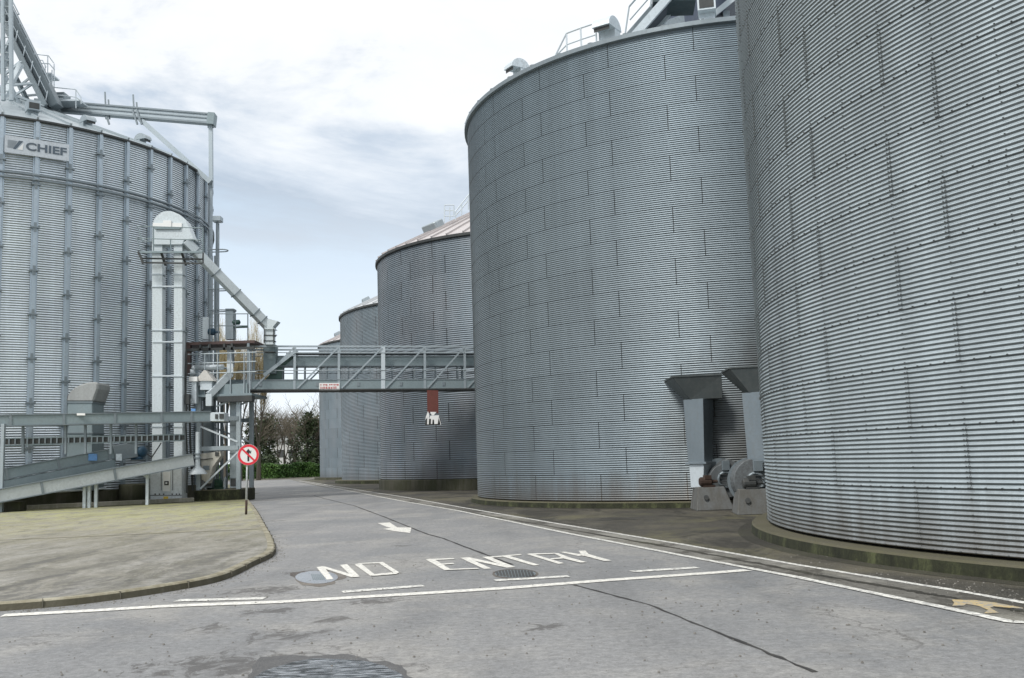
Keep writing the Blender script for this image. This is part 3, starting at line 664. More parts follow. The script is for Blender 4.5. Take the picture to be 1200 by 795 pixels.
m = MB(); m.lathe([(0,-.2),(.1,-.2),(.13,-.15),(.13,.15),(.05,.2),(0,.2)], at(277, 378, YT+1.3), 12, (1,0,0)); m.box(at(274,382,YT+1.3).x, at(290,382,YT+1.3).x, YT+1.2, YT+1.5, at(280,383,YT+1.3).z-.05, at(280,383,YT+1.3).z); m.build('motor', painted('green_motor', (.02,.08,.07), .5), e2)
e3 = thing_box('elevator_casing', 'pale narrow casing just right of the main elevator legs', 'elevator', 237, 372, 244.5, 398, YT+1, .4, M_GALVL)
pbox(237.3, 398, 244.2, 428, YT+1.05, .35).build('lower_leg', M_GALV, e3)
m = MB(); m.lathe([(0,-.16),(.14,-.16),(.17,-.1),(.17,.16),(.06,.2),(.05,.4),(0,.4)], at(248, 389, YT+.9), 14, (1,0,-.1)); m.build('motor', M_BLUE, e3)
for (px0, px1, lab) in ((270, 276, 'grey vertical duct inside the tower, its lower end above the plinth'), (239, 247, 'thin grey duct standing behind the left tower post')):
    o = empty('vertical_duct', (at((px0+px1)/2, 570, YT+1).x, YT+1, .6), lab, 'duct')
    pbox(px0-.8, 466, px1+.8, 572, YT+.9, .5).build('casing', M_GALV if px0 > 250 else M_GALVD, o, bevel=.01)
    m = MB()
    for yy in (498, 531, 560): pbox(px0-1.2, yy, px1+1.2, yy+1, YT+.86, .56, m)
    m.build('flange', M_GALVD, o)
    pbox(px0, 561, px1, 570, YT+.87, .02).build('opening', M_DARK, o)
# triangular hood and white box near the deck
o = empty('transfer_hood', at(242, 448, YT-.4), 'small peaked metal hood with white box beside the elevator legs', 'hood')
MB().prism([at(230, 446.5, YT-.4), at(250.5, 446.5, YT-.4), at(247, 442, YT-.4), at(241.5, 434.2, YT-.4), at(238.5, 434.2, YT-.4), at(232, 442, YT-.4)], (0, .8, 0)).build('hood', galv('hood_steel', (.62,.6,.56), .5, .2), o)
pbox(234.5, 446.5, 248, 457, YT-.3, .6).build('body', M_GALVL, o)
pbox(221.5, 441.5, 231, 447, YT-.5, .5).build('white_box', M_WHITE, o)
pbox(224.5, 447, 230, 473, YT-.4, .35).build('down_pipe', M_GALVL, o)
m = MB(); m.path([at(226, 441, YT+.3), at(226, 433, YT+.3), at(229, 431, YT+.3), at(262, 430.5, YT+.3)], .14, 8); m.build('elbow_pipe', M_GALVL, o, True)
# cone-shaped outlet and chute inside the tower
o = empty('discharge_spout', at(232, 560, YT-.5), 'bell-mouthed pipe hanging at the foot of the tower', 'spout')
m = MB(); ctr = at(231.7, 556, YT-.45); m.lathe([(.44, 0), (.42, .05), (.3, .22), (.15, .33), (.11, .42), (.11, 2.0)], ctr, 20); m.f = [tuple(reversed(f)) for f in m.f]; m.build('pipe', M_GALVL, o, True)
MB().lathe([(.40, .01), (.0, .1)], ctr, 20).build('bell_mouth', painted('grain_dust', (.4,.35,.25), .9), o)
m = MB(); 
for z in (.75, .95): m.lathe([(.12, z), (.17, z), (.17, z+.06), (.12, z+.06)], ctr, 14)
m.f = [tuple(reversed(f)) for f in m.f]; m.build('collar', M_GALV, o)
o = empty('loading_chute', at(248, 555, YT+.4), 'pale tapering chute with bolted flange between the tower posts', 'chute')
MB().prism([at(235, 532, YT+.1), at(258, 529, YT+.1), at(259, 534, YT+.1), at(249, 548, YT+.1), at(244, 567, YT+.1), at(236, 562, YT+.1)], (0, .6, 0)).build('body', painted('cream_steel', (.55,.53,.47), .6, .1), o, bevel=.01)
pbox(252, 530, 256, 534.5, YT+.05, .1).build('inspection_port', M_DARK, o); pbox(238, 546, 245, 551, YT+.05, .1).build('label_plate', M_GALVD, o)
m = MB()
for i in range(12): pbox(235+i*1.2, 538.6-i*.14, 235.6+i*1.2, 539.6-i*.14, YT+.04, .06, m)
m.build('bolt', M_DARK, o)
o = empty('pump', at(256, 572, YT+1.5), 'green machine low between the tower posts', 'machine')
m = MB(); c = at(254, 570, YT+1.6); m.lathe([(0,-.35),(.2,-.35),(.26,-.28),(.26,.2),(.12,.3),(0,.3)], c+Vector((0,0,.1)), 14, (1,0,0)); m.box(c.x-.4, c.x+.4, c.y-.2, c.y+.2, .6, c.z-.05); m.build('housing', painted('green_machine_paint', (.03,.09,.05), .5), o)
m = MB(); m.box(c.x-.5, c.x-.42, c.y-.25, c.y-.1, .6, c.z+.5); m.box(c.x+.42, c.x+.5, c.y-.25, c.y-.1, .6, c.z+.4); m.build('bracket', M_GALVL, o)

# caged ladder and lamp at silo's right edge
YC = 52.5
cl = empty('caged_ladder', Vector((at(250, 400, YC).x, YC, 0)), 'hooped vertical ladder at the right edge of the left silo', 'ladder')
m = MB()
for px in (248.5, 251.8, 256): m.bar(at(px, 300 if px < 255 else 262, YC), Vector((at(px, 400, YC).x, YC, .1)), .09, .09)
m.build('rail', M_GALV, cl)
h = MB()
for py in (294, 340, 364.5, 409, 432):
    pts = []
    for i in range(11):
        t = -pi/2+pi*i/10; c = at(254.5, py, YC); pts.append(c+Vector((.25+.33*cos(t), .3*sin(t), 0)))
    pts = [c+Vector((-.45,-.3,0))]+pts+[c+Vector((-.45,.3,0))]; h.path(pts, .035, 5)
h.build('hoop', M_GALV, cl)
h = MB()
for z in np.arange(1, 12, .3): h.tube((at(248.5, 400, YC).x, YC, z), (at(251.8, 400, YC).x, YC, z), .015, 4)
h.build('rung', M_GALV, cl)
lp = MB(); o = empty('area_lamp', Vector((at(254, 300, YC).x, YC-.5, 11)), 'flat floodlight on a thin pole beside the left silo', 'lamp')
pbox(248.5, 253, 258.5, 258.8, YC-.6, .5).build('lamp_head', M_GALV, o, bevel=.02); pbox(249, 258.8, 258, 259.6, YC-.55, .4).build('lens', M_GALVL, o)
MB().tube(at(254.3, 259, YC-.4), Vector((at(254.3, 400, YC).x, YC-.4, .1)), .06, 6).build('pole', M_GALVD, o)

# ------------------------------------------------------------------ conveyors on the left yard
def lin(px, a, ya, b_, yb):          # depth along a straight machine between two sightings
    xa, xb = at(a, 540, ya), at(b_, 540, yb); k = (px-a)/(b_-a)
    for _ in range(8):
        p = xa.lerp(xb, k); q = at(px, 540, p.y); k += (q.x-p.x)/(xb.x-xa.x)
    return xa.lerp(xb, k).y
YL = lambda px: lin(px, -70, 40.8, 246, 45.6)
YA_ = lambda px: lin(px, -70, 40.2, 225, 45.6)
def conveyor(name, label, pA, YA, pB, YB, w, hgt, mt, joints=(), strip=True):
    A = at(*pA, YA); B = at(*pB, YB); d = (B-A).normalized(); sd = d.cross(upv).normalized(); un = sd.cross(d); L = (B-A).length
    o = empty(name, Vector(((A.x+B.x)/2, (A.y+B.y)/2, 0)), label, 'conveyor')
    MB().obox(A, d, sd, un, 0, L, -w/2, w/2, -hgt/2, hgt/2).build('trough', mt, o, bevel=.01)
    if strip: MB().obox(A, d, sd, un, 0, L, -w/2-.04, w/2+.06, hgt/2, hgt/2+.035).obox(A, d, sd, un, 0, L, -w/2-.04, w/2+.05, -hgt/2-.035, -hgt/2).build('flange', M_GALVD, o)
    for j in joints: MB().obox(A, d, sd, un, L*j-.05, L*j+.05, -w/2-.05, w/2+.045, -hgt/2-.04, hgt/2+.04).build('joint', M_GALVD, o)
    return o, A, d, sd, un, L
o, A, d, sd, un, L = conveyor('level_conveyor', 'long level conveyor crossing in front of the left silo at mid height', (-70, 495, ), 40.8, (246, 488.5), 45.6, .6, .42, M_GREENGREY, (.24, .43, .62, .8, .92))
pbox(246, 483.5, 263, 494, 45.3, .7).build('drive_end', M_GALVL, o, bevel=.02)
m = MB(); pbox(252, 485.5, 255, 491, 45.25, .05, m); pbox(257, 485, 262, 491, 45.25, .05, m); m.build('drive_opening', M_DARK, o)
pbox(90, 484.5, 99.5, 487, YL(95)-.42, .05).build('name_plate', M_WHITE, o); pbox(224, 479, 229, 484, 45.15, .05).build('blue_sticker', M_BLUESTK, o)
m = MB()
for px in (30, 80, 103, 133, 162.5): m.bar(at(px-3, 494, YL(px)), at(px-3, 532, YL(px)), .09, .09)
m.build('hanger', M_GALVD, o)
m = MB()
for px in (4, -45): m.bar(at(px, 497, YL(px)-.3), Vector((at(px, 497, YL(px)-.3).x, YL(px)-.3, .1)), .14, .14)
m.build('leg', M_GALV, o)
# walkway / cable tray
o = empty('cable_tray', at(100, 520, 46.2), 'dark perforated cable tray running along behind the hangers', 'cable tray')
ta = at(-60, 519.5, 41.9); tb = at(216, 513, 46.2)
MB().bar(ta, tb, .1, .22).build('tray', M_DARK, o); m = MB(); m.bar(ta+upv*.14, tb+upv*.14, .14, .05); m.bar(ta-upv*.14-upv*.03, tb-upv*.14, .14, .05); 
m.build('tray_lip', M_GREENGREY, o)
m = MB()
for f in np.linspace(.02, .98, 40): c = ta.lerp(tb, f); m.box(c.x-.03, c.x+.03, c.y-.09, c.y-.05, c.z-.12, c.z+.12)
m.build('grille', M_GALVD, o)
# inclined conveyors
o, A, d, sd, un, L = conveyor('inclined_conveyor', 'front inclined conveyor rising from lower left across the elevator boot', (-70, 594), 40.2, (225, 539), 45.6, .6, .5, galv('light_trough_steel', (.5,.54,.55), .45, .4), (.37, .66))
pbox(199, 540, 208, 543.5, 45.15, .04).build('name_plate', M_WHITE, o)
m = MB()
for px, py in ((99.5, 562), (105, 562), (113, 560), (173, 553)): t = at(px, py, YA_(px)); m.bar(t, Vector((t.x, t.y, .1)), .12, .12)
m.build('leg', M_GALVL, o)
MB().prism([at(162, 553, 45.0), at(173.5, 550, 45.0), at(173.5, 561, 45.0), at(171, 561, 45.0)], (0, .3, 0)).build('gusset', M_GALVL, o)
o, A, d, sd, un, L = conveyor('inclined_conveyor', 'rear inclined conveyor with blue drive motor at its upper end', (-70, 570), 41.2, (132, 532), 45.0, .55, .42, M_GREENGREY, (.36, .66, .97))
MB().obox(A, d, sd, un, 0, L, .05, .3, -.62, -.27).build('return_trough', M_GREENGREY, o)
MB().obox(A, d, sd, un, L, L+1.0, -.3, .35, -.35, .35).build('drive_box', M_GALVD, o, bevel=.02)
m = MB(); pbox(136, 532, 142.5, 540, 44.6, .05, m); m.build('hatch', M_GALVL, o)
m = MB(); c = at(163, 530, 45.5); m.lathe([(0,-.3),(.18,-.3),(.22,-.22),(.22,-.1),(.2,.1),(.24,.12),(.24,.3),(.12,.36),(0,.36)], c, 18, (1,-.5,.1)); m.box(c.x-.3, c.x+.2, c.y-.2, c.y+.2, c.z-.35, c.z-.2); m.build('motor', M_BLUE, o, True)
m = MB(); m.lathe([(0,-.28),(.13,-.28),(.15,-.2),(.15,.15),(0,.2)], at(155.5, 528, 45.4), 14, (1,-.3,0)); m.build('gearbox', M_GALVL, o, True)
pbox(103.5, 532, 113.5, 540, 44.1, .05).build('blue_sticker', M_BLUESTK, o)
MB().path([at(171, 531, 46), at(178, 536, 46), at(186, 524, 46), at(189, 519, 46)], .03, 5).build('cable', M_DARK, o)
# wall duct with hood on silo
o = empty('air_duct', at(93, 560, 45.9), 'square air duct with rounded elbow against the left silo wall', 'duct')
pbox(77, 470, 108, 575, 44.9, 1.3).build('casing', M_GREENGREY, o, bevel=.02)
m = MB()
for y_ in (471, 507, 545): pbox(76.3, y_, 108.7, y_+1.2, 44.85, 1.4, m)
m.build('flange', M_GALVD, o)
m = MB(); pts = [at(77, 471, 44.85)]+[at(77+38*(1-cos(t*pi/2/6))*.92, 471-23.5*sin(t*pi/2/6), 44.85) for t in range(1, 7)]+[at(115, 449, 44.85), at(114.5, 456, 44.85), at(109, 471, 44.85)]
m.prism(pts, (0, 1.4, 0)); m.build('elbow', galv('dull_elbow_steel', (.36,.37,.36), .5, .4, .3), o, bevel=.12)
# drums and blocks by the silo foot
o = MB().lathe([(0, .1), (.52, .1), (.58, .15), (.6, .95), (.55, 1.02), (.0, 1.0)], (at(150, 580, 46.3).x, 46.8, 0), 20); o.f = [tuple(reversed(f)) for f in o.f]
tag(o.build('drum', M_CONCD, None, True), 'dark round drum standing left of the elevator boot', 'drum')
x0_ = at(-30, 588, 42.0).x; x1_ = at(25, 588, 42.0).x
tag(MB().box(x0_, x1_, 41.9, 42.5, .1, .5).build('concrete_block', M_CONCD, None, bevel=.03), 'low dark concrete block at the left silo foot by the frame edge', 'block')
a_ = at(25, 588, 43.2); b_ = at(227, 588, 46.4)
tag(MB().bar((a_.x, a_.y, .2), (b_.x, b_.y, .2), .3, .2).build('low_wall', M_CONCMID, None, bevel=.02), 'low concrete upstand between the yard slab and the left silo', 'wall')
# pipework and small items low on the wall
o = empty('floor_pipe', at(70, 575, 46.6), 'thin pipe running low along the left silo foundation', 'pipe')
MB().path([at(0, 580, 42.7), at(88, 575, 44.5), at(124, 572.5, 45.8)], .05, 6).build('pipe', M_GALVL, o)
MB().obox(at(26, 574.5, 42.9), X1, Y1, upv, 0, .5, 0, .3, 0, .2).obox(at(66, 574, 43.7), X1, Y1, upv, 0, .2, 0, .3, 0, .45).build('valve', M_DARK, o)

cbx = empty('control_box', at(219, 470, YE), 'dark electrical box with cables between elevator and tower', 'electrical box')
pbox(216.5, 462, 221.5, 474, YE+.2, .25).build('box', M_DARK, cbx, bevel=.01)
m = MB(); m.path([at(219, 474, YE+.3), at(218, 500, YE+.3), at(220, 540, YE+.3), at(219, 578, YE+.3)], .04, 5); m.build('conduit', M_DARK, cbx)
m = MB(); m.path([at(217.5, 462, YE+.3), at(218.5, 420, YE+.3), at(217.5, 402, YE+.6)], .035, 5); m.build('riser_cable', M_DARK, cbx)
# ------------------------------------------------------------------ conveyor bridge across the road
br = empty('conveyor_bridge', at(420, 458, 49.5), 'steel truss conveyor bridge spanning the road between tower and silos', 'bridge')
YB0, YB1 = 49.0, 50.7
PA = at(288, 458, YB0); PB = at(555, 456.5, YB1); bd_ = (PB-PA).normalized(); L = (PB-PA).length; Lt = L+4.5
bb = upv.cross(bd_).normalized(); bb = bb if bb.y > 0 else -bb; bu = bd_.cross(bb); bu = bu if bu.z > 0 else -bu
def bx(px): return (at(px, 456, YB0+(YB1-YB0)*(px-288)/267)-PA).dot(bd_)
def BO(a0_, a1_, b0_, b1_, c0_, c1_, m=None): m = m or MB(); return m.obox(PA, bd_, bb, bu, a0_, a1_, b0_, b1_, c0_, c1_)
for b0_ in (0, 1.5):
    BO(-.5, Lt, b0_, b0_+.12, .06, .5).build('bottom_chord', M_GREENGREY, br)
    BO(-.5, Lt, b0_-.06, b0_+.16, -.0, .06).build('chord_flange', M_DARK, br)
    BO(-.5, Lt, b0_-.03, b0_+.14, .5, .55).build('chord_lip', M_GALVD, br)
    BO(0, Lt, b0_, b0_+.09, 2.18, 2.27).build('top_rail', M_GALV, br)
BO(-.5, Lt, .12, 1.5, .0, .05).build('deck', M_DARK, br)
BO(-1.6, Lt, .55, 1.15, .2, .6).build('lower_trough', M_GREENGREY, br)
BO(bx(322), Lt, .5, 1.2, 1.3, 1.75).build('upper_trough', M_GREENGREY, br, bevel=.01)
m = MB(); BO(bx(322), Lt, .45, 1.25, 1.75, 1.8, m); BO(bx(322), Lt, .45, 1.25, 1.25, 1.3, m); BO(bx(334), Lt, .47, 1.23, 1.9, 1.98, m); m.build('trough_flange', M_GALVD, br)
m = MB(); m.prism([PA+bd_*bx(310)+bb*.5+bu*.62, PA+bd_*bx(330)+bb*.5+bu*.62, PA+bd_*bx(330)+bb*.5+bu*1.2, PA+bd_*bx(345)+bb*.5+bu*1.75, PA+bd_*bx(334)+bb*.5+bu*1.75], bb*.7); m.build('transfer_box', painted('green_steel', (.08,.14,.12), .5, .3), br)
MB().bar(PA+bd_*bx(309)+bu*.75-bb*.05, PA+bd_*bx(345)+bu*1.95-bb*.05, .06, .16).build('stair_string', M_GALV, br)
xs = [293, 345, 397, 449, 498, 545, 592]
for i, px in enumerate(xs):
    for b0_ in (0, 1.5):
        if b0_ and i == 6: continue
        w = .12 if i != 3 else .2
        p_ = BO(bx(px)-w/2, bx(px)+w/2, b0_-.02, b0_+.07, .06, 2.2).build('post', M_GALV if i != 3 else M_GALVL, br)
        if i < 6:
            A = PA+bd_*(bx(px)+.15)+bb*(b0_-.02)+bu*.1; B = PA+bd_*(bx(xs[i+1])-.05)+bb*(b0_-.02)+bu*2.15
            if i == 0: A = PA+bd_*(bx(297))+bb*b0_+bu*.1
            MB().bar(A, B, .075, .075).build('brace', M_GALV, br)
h = MB()
for b0_ in (-.03, 1.62):
    for c_ in (1.0, 1.9): h.tube(PA+bb*b0_+bu*c_-bd_*.4, PA+bd_*Lt+bb*b0_+bu*c_, .022, 5)
h.build('handrail', M_GALV, br)
m = MB()
for px in range(330, 560, 26): BO(bx(px)-.03, bx(px)+.03, .5, .56, .55, 1.25, m); BO(bx(px)-.03, bx(px)+.03, 1.14, 1.2, .55, 1.25, m)
m.build('trough_support', M_GALVD, br)
m = MB()
for px in (305, 372, 420, 470, 520): BO(bx(px)-.07, bx(px)+.07, -.03, 0, .2, .4, m)
m.build('chord_bracket', M_GALVD, br)
bn = BO(bx(374), bx(398), -.06, -.035, .0, .36).build('banner', M_WHITE, br)
M_TXT = painted('banner_red', (.5,.05,.05), .6)
def small_text(txt, size, origin, rx, up_, mt, parent, sx=1.0):
    me = text_mesh(txt, size, sx); me.materials.clear(); me.materials.append(mt); t = bpy.data.objects.new('lettering', me); COL.objects.link(t)
    nz = rx.cross(up_); t.parent = parent; t.matrix_parent_inverse = world_of(parent).inverted()
    t.matrix_basis = Matrix(((rx.x, up_.x, nz.x, origin.x), (rx.y, up_.y, nz.y, origin.y), (rx.z, up_.z, nz.z, origin.z), (0,0,0,1)))
    return t
# two blurred rows of red marks, the lower one set larger
m = MB(); m2 = MB(); rr = random.Random(3)
xx = bx(374)+.07
while xx < bx(397.2)-.05:
    w = rr.uniform(.03, .075)
    if rr.random() > .15: BO(xx, xx+w, -.066, -.062, .22+rr.uniform(0,.03), .30, m)
    if rr.random() > .2 and xx < bx(394): BO(xx, xx+w*.8, -.066, -.062, .07, .17+rr.uniform(-.02,.02), m2)
    xx += w+.025
m.build('lettering', M_TXT, bn); m2.build('lettering', M_TXT, bn)
# loading sleeve
o = empty('loading_sleeve', at(507, 458, 50), 'red-brown sleeve with a torn white sock hanging under the bridge', 'sleeve')
MB().quadbox([*[at(x_, 484.5, y_) for x_, y_ in ((500.8, 50.2), (513.8, 50.2), (513.8, 50.9), (500.8, 50.9))], *[at(x_, 457.5, y_) for x_, y_ in ((500.3, 50.2), (513.6, 50.2), (513.6, 50.9), (500.3, 50.9))]]).build('tube', M_REDTUBE, o)
m = MB(); Ys = 50.15
for poly in ([(504, 483), (511.5, 483), (508, 487), (506, 487)], [(504, 487.5), (514.5, 486.8), (513, 497), (509, 497.3), (508.5, 492), (507, 492), (506.5, 497), (505, 497), (505, 491), (503, 491)], [(501.5, 482), (503, 486), (502.5, 497.5), (500.5, 497.5), (500.8, 489), (498.5, 492.5), (499, 489)], [(514.3, 490), (516.3, 498), (517, 498.5), (515, 490)]):
    m.prism([at(x_, y_, Ys) for x_, y_ in poly], (0, .04, 0))
m.build('sock', M_WHITE, o)
MB().prism([at(499, 491, Ys+.1), at(516, 491, Ys+.1), at(516, 498, Ys+.1), at(498, 498, Ys+.1)], (0, .3, 0)).build('sock_inside', M_DARK, o)

# ------------------------------------------------------------------ road sign
sg = empty('road_sign', gp(289, 603, .1), 'round red and white no-straight-ahead sign on a grey post at the kerb', 'road sign')
Ysg = gp(289, 603, .1).y; c = at(291, 533.2, Ysg-.06); base = gp(288.5, 603, .1)
nz = Vector((-c.x*.6, -c.y, 0)).normalized(); rx = Vector((-nz.y, nz.x, 0)); rx = rx if rx.x > 0 else -rx; ax = Vector(nz)
Rr = 11.9/FPX*Ysg*1.02
def disc(r0, r1, off, n=48):
    m = MB(); k = 0
    for i in range(n):
        t = 2*pi*i/n; P = lambda r: c+rx*cos(t)*r+upv*sin(t)*r+ax*off
        m.v.append(tuple(P(r0))); m.v.append(tuple(P(r1)))
    for i in range(n): j = (i+1) % n; m.f.append((2*i, 2*i+1, 2*j+1, 2*j))
    return m
m = MB(); ptsd = [c+rx*cos(2*pi*i/48)*Rr+upv*sin(2*pi*i/48)*Rr for i in range(48)]; m.prism(ptsd, -ax*.02)
pn = m.build('sign_panel', M_WHITE, sg)
disc(Rr*.76, Rr*.985, .004).build('red_border', M_RED, pn)
al = MB()
def sp2(x, y, off=.006): return c+rx*x*Rr+upv*y*Rr+ax*off
al.poly([sp2(-.085, -.62), sp2(.085, -.62), sp2(.085, .2), sp2(.25, .1), sp2(.25, .25), sp2(0, .58), sp2(-.25, .25), sp2(-.25, .1), sp2(-.085, .2)])
al.build('arrow', M_BLACK, pn)
MB().poly([sp2(-.6, .48, .009), sp2(.5, -.62, .009), sp2(.62, -.5, .009), sp2(-.48, .6, .009)]).build('red_slash', M_RED, pn)
pt = at(291.8, 524, Ysg)
MB().tube((base.x, Ysg, base.z-.05), (base.x+.05, Ysg, c.z+.2), .035, 10).build('post', M_POST, sg, True)
MB().tube((base.x, Ysg, base.z-.02), (base.x+.01, Ysg, base.z+.46), .038, 10).build('post_sleeve', M_RUST, sg, True)
m = MB()
for zz in (.12, -.12): m.box(c.x-.1, c.x+.1, Ysg-.05, Ysg-.02, c.z+zz-.02, c.z+zz+.02)
m.build('clamp', M_GALV, sg)

# ------------------------------------------------------------------ ground, road, yards
def noise_vec(nt, p):
    n = N(nt, 'ShaderNodeTexNoise'); n.inputs['Scale'].default_value = 1.6; n.inputs['Detail'].default_value = 7; n.inputs['Roughness'].default_value = .7; nt.links.new(p, n.inputs['Vector'])
    a = N(nt, 'ShaderNodeVectorMath', operation='MULTIPLY_ADD'); nt.links.new(n.outputs['Color'], a.inputs[0]); a.inputs[1].default_value = (1.1, 1.1, 0); nt.links.new(p, a.inputs[2]); return a.outputs[0]
def asphalt(name, c0, c1, light=(.36,.33,.28), wet=.0, marks=None):
    m, nt, b = mat(name); p = pos(nt)
    big = noise(nt, p, .16, 6, .6, .4); mid = noise(nt, p, 1.1, 7, .65, .3); fine = noise(nt, p, 38, 5, .75); grit = noise(nt, p, 120, 2, .6)
    dust = noise(nt, mapping(nt, p, (1, .7, 1), (3, 8, 0)), .42, 6, .6, .5)
    trk = noise(nt, mapping(nt, p, (.9, .12, 1)), 1.1, 5, .6)
    c = mix(nt, ramp(nt, big, [(.32, 0.), (.68, 1.)]), c0, c1)
    c = mix(nt, math_(nt, 'MULTIPLY', ramp(nt, mid, [(.5, 0.), (.75, 1.)]), .35), c, light)
    c = mix(nt, math_(nt, 'MULTIPLY', ramp(nt, trk, [(.35, 1.), (.5, 0.)]), .3), c, tuple(x*.6 for x in c0))
    c = mix(nt, math_(nt, 'MULTIPLY', ramp(nt, dust, [(.5, 0.), (.66, 1.)]), .45), c, light)
    c = mix(nt, .75, c, mix(nt, ramp(nt, fine, [(.3, 0.), (.7, 1.)]), .68, 1.22), 'MULTIPLY')
    med = noise(nt, p, 11, 8, .8)
    c = mix(nt, .85, c, mix(nt, ramp(nt, med, [(.34, 0.), (.66, 1.)]), .62, 1.32), 'MULTIPLY')
    c = mix(nt, math_(nt, 'MULTIPLY', ramp(nt, grit, [(.62, 0.), (.7, 1.)]), .5), c, (.5,.49,.46))
    spots = ramp(nt, noise(nt, p, 2.3, 8, .75), [(.66, 0.), (.72, 1.)])
    c = mix(nt, math_(nt, 'MULTIPLY', spots, .6), c, (.05,.045,.04))
    if marks:
        dm = None; flat = mapping(nt, p, (1, 1, 0))
        for (mx, my, mr) in marks:
            q = gp(mx, my); vd = N(nt, 'ShaderNodeVectorMath', operation='DISTANCE'); nt.links.new(flat, vd.inputs[0]); vd.inputs[1].default_value = (q.x, q.y, 0)
            e = math_(nt, 'DIVIDE', vd.outputs['Value'], mr); dm = e if dm is None else math_(nt, 'MINIMUM', dm, e)
        sn = noise(nt, mapping(nt, p, (1, .8, 1)), 3.2, 10, .78, 1.5)
        k_ = ramp(nt, math_(nt, 'SUBTRACT', sn, math_(nt, 'MULTIPLY', dm, .16)), [(.40, 0.), (.47, 1.)])
        c = mix(nt, math_(nt, 'MULTIPLY', k_, .6), c, (.035,.03,.025))
    # grain: coarse aggregate and hairline crazing
    vo = N(nt, 'ShaderNodeTexVoronoi'); vo.feature = 'DISTANCE_TO_EDGE'; vo.inputs['Scale'].default_value = .55; nt.links.new(mapping(nt, noise_vec(nt, p), (1, 1, 0)), vo.inputs['Vector'])
    cz = math_(nt, 'MULTIPLY', ramp(nt, vo.outputs['Distance'], [(.0, 1.), (.012, 0.)]), ramp(nt, dust, [(.5, 0.), (.6, .7)]))
    c = mix(nt, cz, c, (.07,.065,.06))
    nt.links.new(c, b.inputs['Base Color'])
    nt.links.new(ramp(nt, big, [(.35, .62-wet), (.65, .88)]), b.inputs['Roughness'])
    bump(nt, b, fine, .5, .012); return m
M_ROAD = asphalt('worn_asphalt', (.19,.196,.2), (.285,.284,.28), (.42,.40,.36), marks=[(318,745,.45), (345,746,.5), (308,693,.7), (322,716,.4), (250,736,.35), (290,780,.7), (330,772,.45), (230,782,.6), (395,726,.3), (440,705,.45), (470,640,.3), (345,672,.35), (640,735,.3)])
M_APRON = asphalt('stained_yard_concrete', (.04,.037,.029), (.1,.09,.068), (.19,.17,.11))
M_GUT = asphalt('gutter_concrete', (.1,.095,.08), (.26,.25,.225), (.34,.32,.26))
def blotch(m, dark, pale, sc):
    nt = m.node_tree; b = nt.nodes['Principled BSDF']; src = b.inputs['Base Color'].links[0].from_socket; p = pos(nt)
    f = noise(nt, mapping(nt, p, (1, .55, 1)), sc, 9, .74, .8); g = noise(nt, mapping(nt, p, (1, .6, 1), (9, 4, 0)), sc*.6, 8, .7, .5)
    c = mix(nt, ramp(nt, f, [(.5, 0.), (.57, .75)]), src, dark); c = mix(nt, ramp(nt, g, [(.53, 0.), (.62, .7)]), c, pale); nt.links.new(c, b.inputs['Base Color'])
blotch(M_APRON, (.022,.02,.014), (.14,.13,.07), .5); blotch(M_GUT, (.05,.045,.035), (.34,.33,.29), 1.0)
M_GROUND = asphalt('outer_ground', (.12,.115,.1), (.17,.165,.14))
def sheet(name, pts, z, mt, n=1):
    m = MB(); m.poly([(p[0], p[1], z) for p in pts]); o = m.build(name, mt); return struct(o)
g = MB(); g.poly([(-900, -300, -.012), (900, -300, -.012), (900, 1500, -.012), (-900, 1500, -.012)]); struct(g.build('ground', M_GROUND))
# road sheet
sheet('road', [(-70, -12), (40, -12), (40, 6), (11, 7.5), (4.2, 11.3), (2.9, 18), (-3.2, 38), (-8.4, 57), (-14, 72), (-27, 118), (-60, 118), (-48, 75), (-30, 70), (-16, 62), (-15, 48), (-70, 48)], 0.0, M_ROAD)
def strip_pts(px, w):
    P = [gp(x, y) for x, y in px]; Lf, Rt = [], []
    for i, p in enumerate(P):
        a = P[max(0, i-1)]; b_ = P[min(len(P)-1, i+1)]; d = (b_-a).normalized(); nn = Vector((-d.y, d.x, 0))*w/2
        Lf.append(p+nn); Rt.append(p-nn)
    return Lf, Rt
def strip(name, px, w, z, mt, jit=0, seg=0):
    if seg:
        q = []
        for i in range(len(px)-1):
            for k in range(seg): f = k/seg; q.append((px[i][0]*(1-f)+px[i+1][0]*f, px[i][1]*(1-f)+px[i+1][1]*f))
        q.append(px[-1]); px = q
    Lf, Rt = strip_pts(px, w); m = MB()
    for v in (Lf, Rt):
        for i, p in enumerate(v):
            j = Vector((random.uniform(-jit, jit), random.uniform(-jit, jit), 0)); m.v.append((p.x+j.x, p.y+j.y, z))
    n = len(Lf)
    for i in range(n-1): m.f.append((i, i+1, n+i+1, n+i))
    # keep normals up
    me_f = []
    for f in m.f:
        a, b_, c_ = (Vector(m.v[k]) for k in f[:3]); me_f.append(f if (b_-a).cross(c_-a).z > 0 else tuple(reversed(f)))
    m.f = me_f
    return struct(m.build(name, mt))
LA = [(1330, 732), (1200, 707.4), (1130, 694.6), (1060, 683.3), (933, 662.5), (800, 638.7), (640, 612), (541, 595), (474.8, 583), (433, 576.6), (405, 572), (385, 569), (366, 565.5), (352, 563.5)]
LB = [(1330, 738), (1200, 730.5), (1183.7, 729.6), (1130, 718), (1060, 703.3), (933, 677), (800, 651.7), (660, 624.5), (537, 599), (470.7, 587.5), (420.4, 577.8), (390, 572), (360, 565.8), (350, 564)]
m_ = [gp(*p) for p in LA]; 
sheet('yard_apron', [(p.x, p.y) for p in m_]+[(-24, 128), (60, 128), (60, 8)], .004, M_APRON)
mb_ = [gp(*p) for p in LB]; ms = MB()
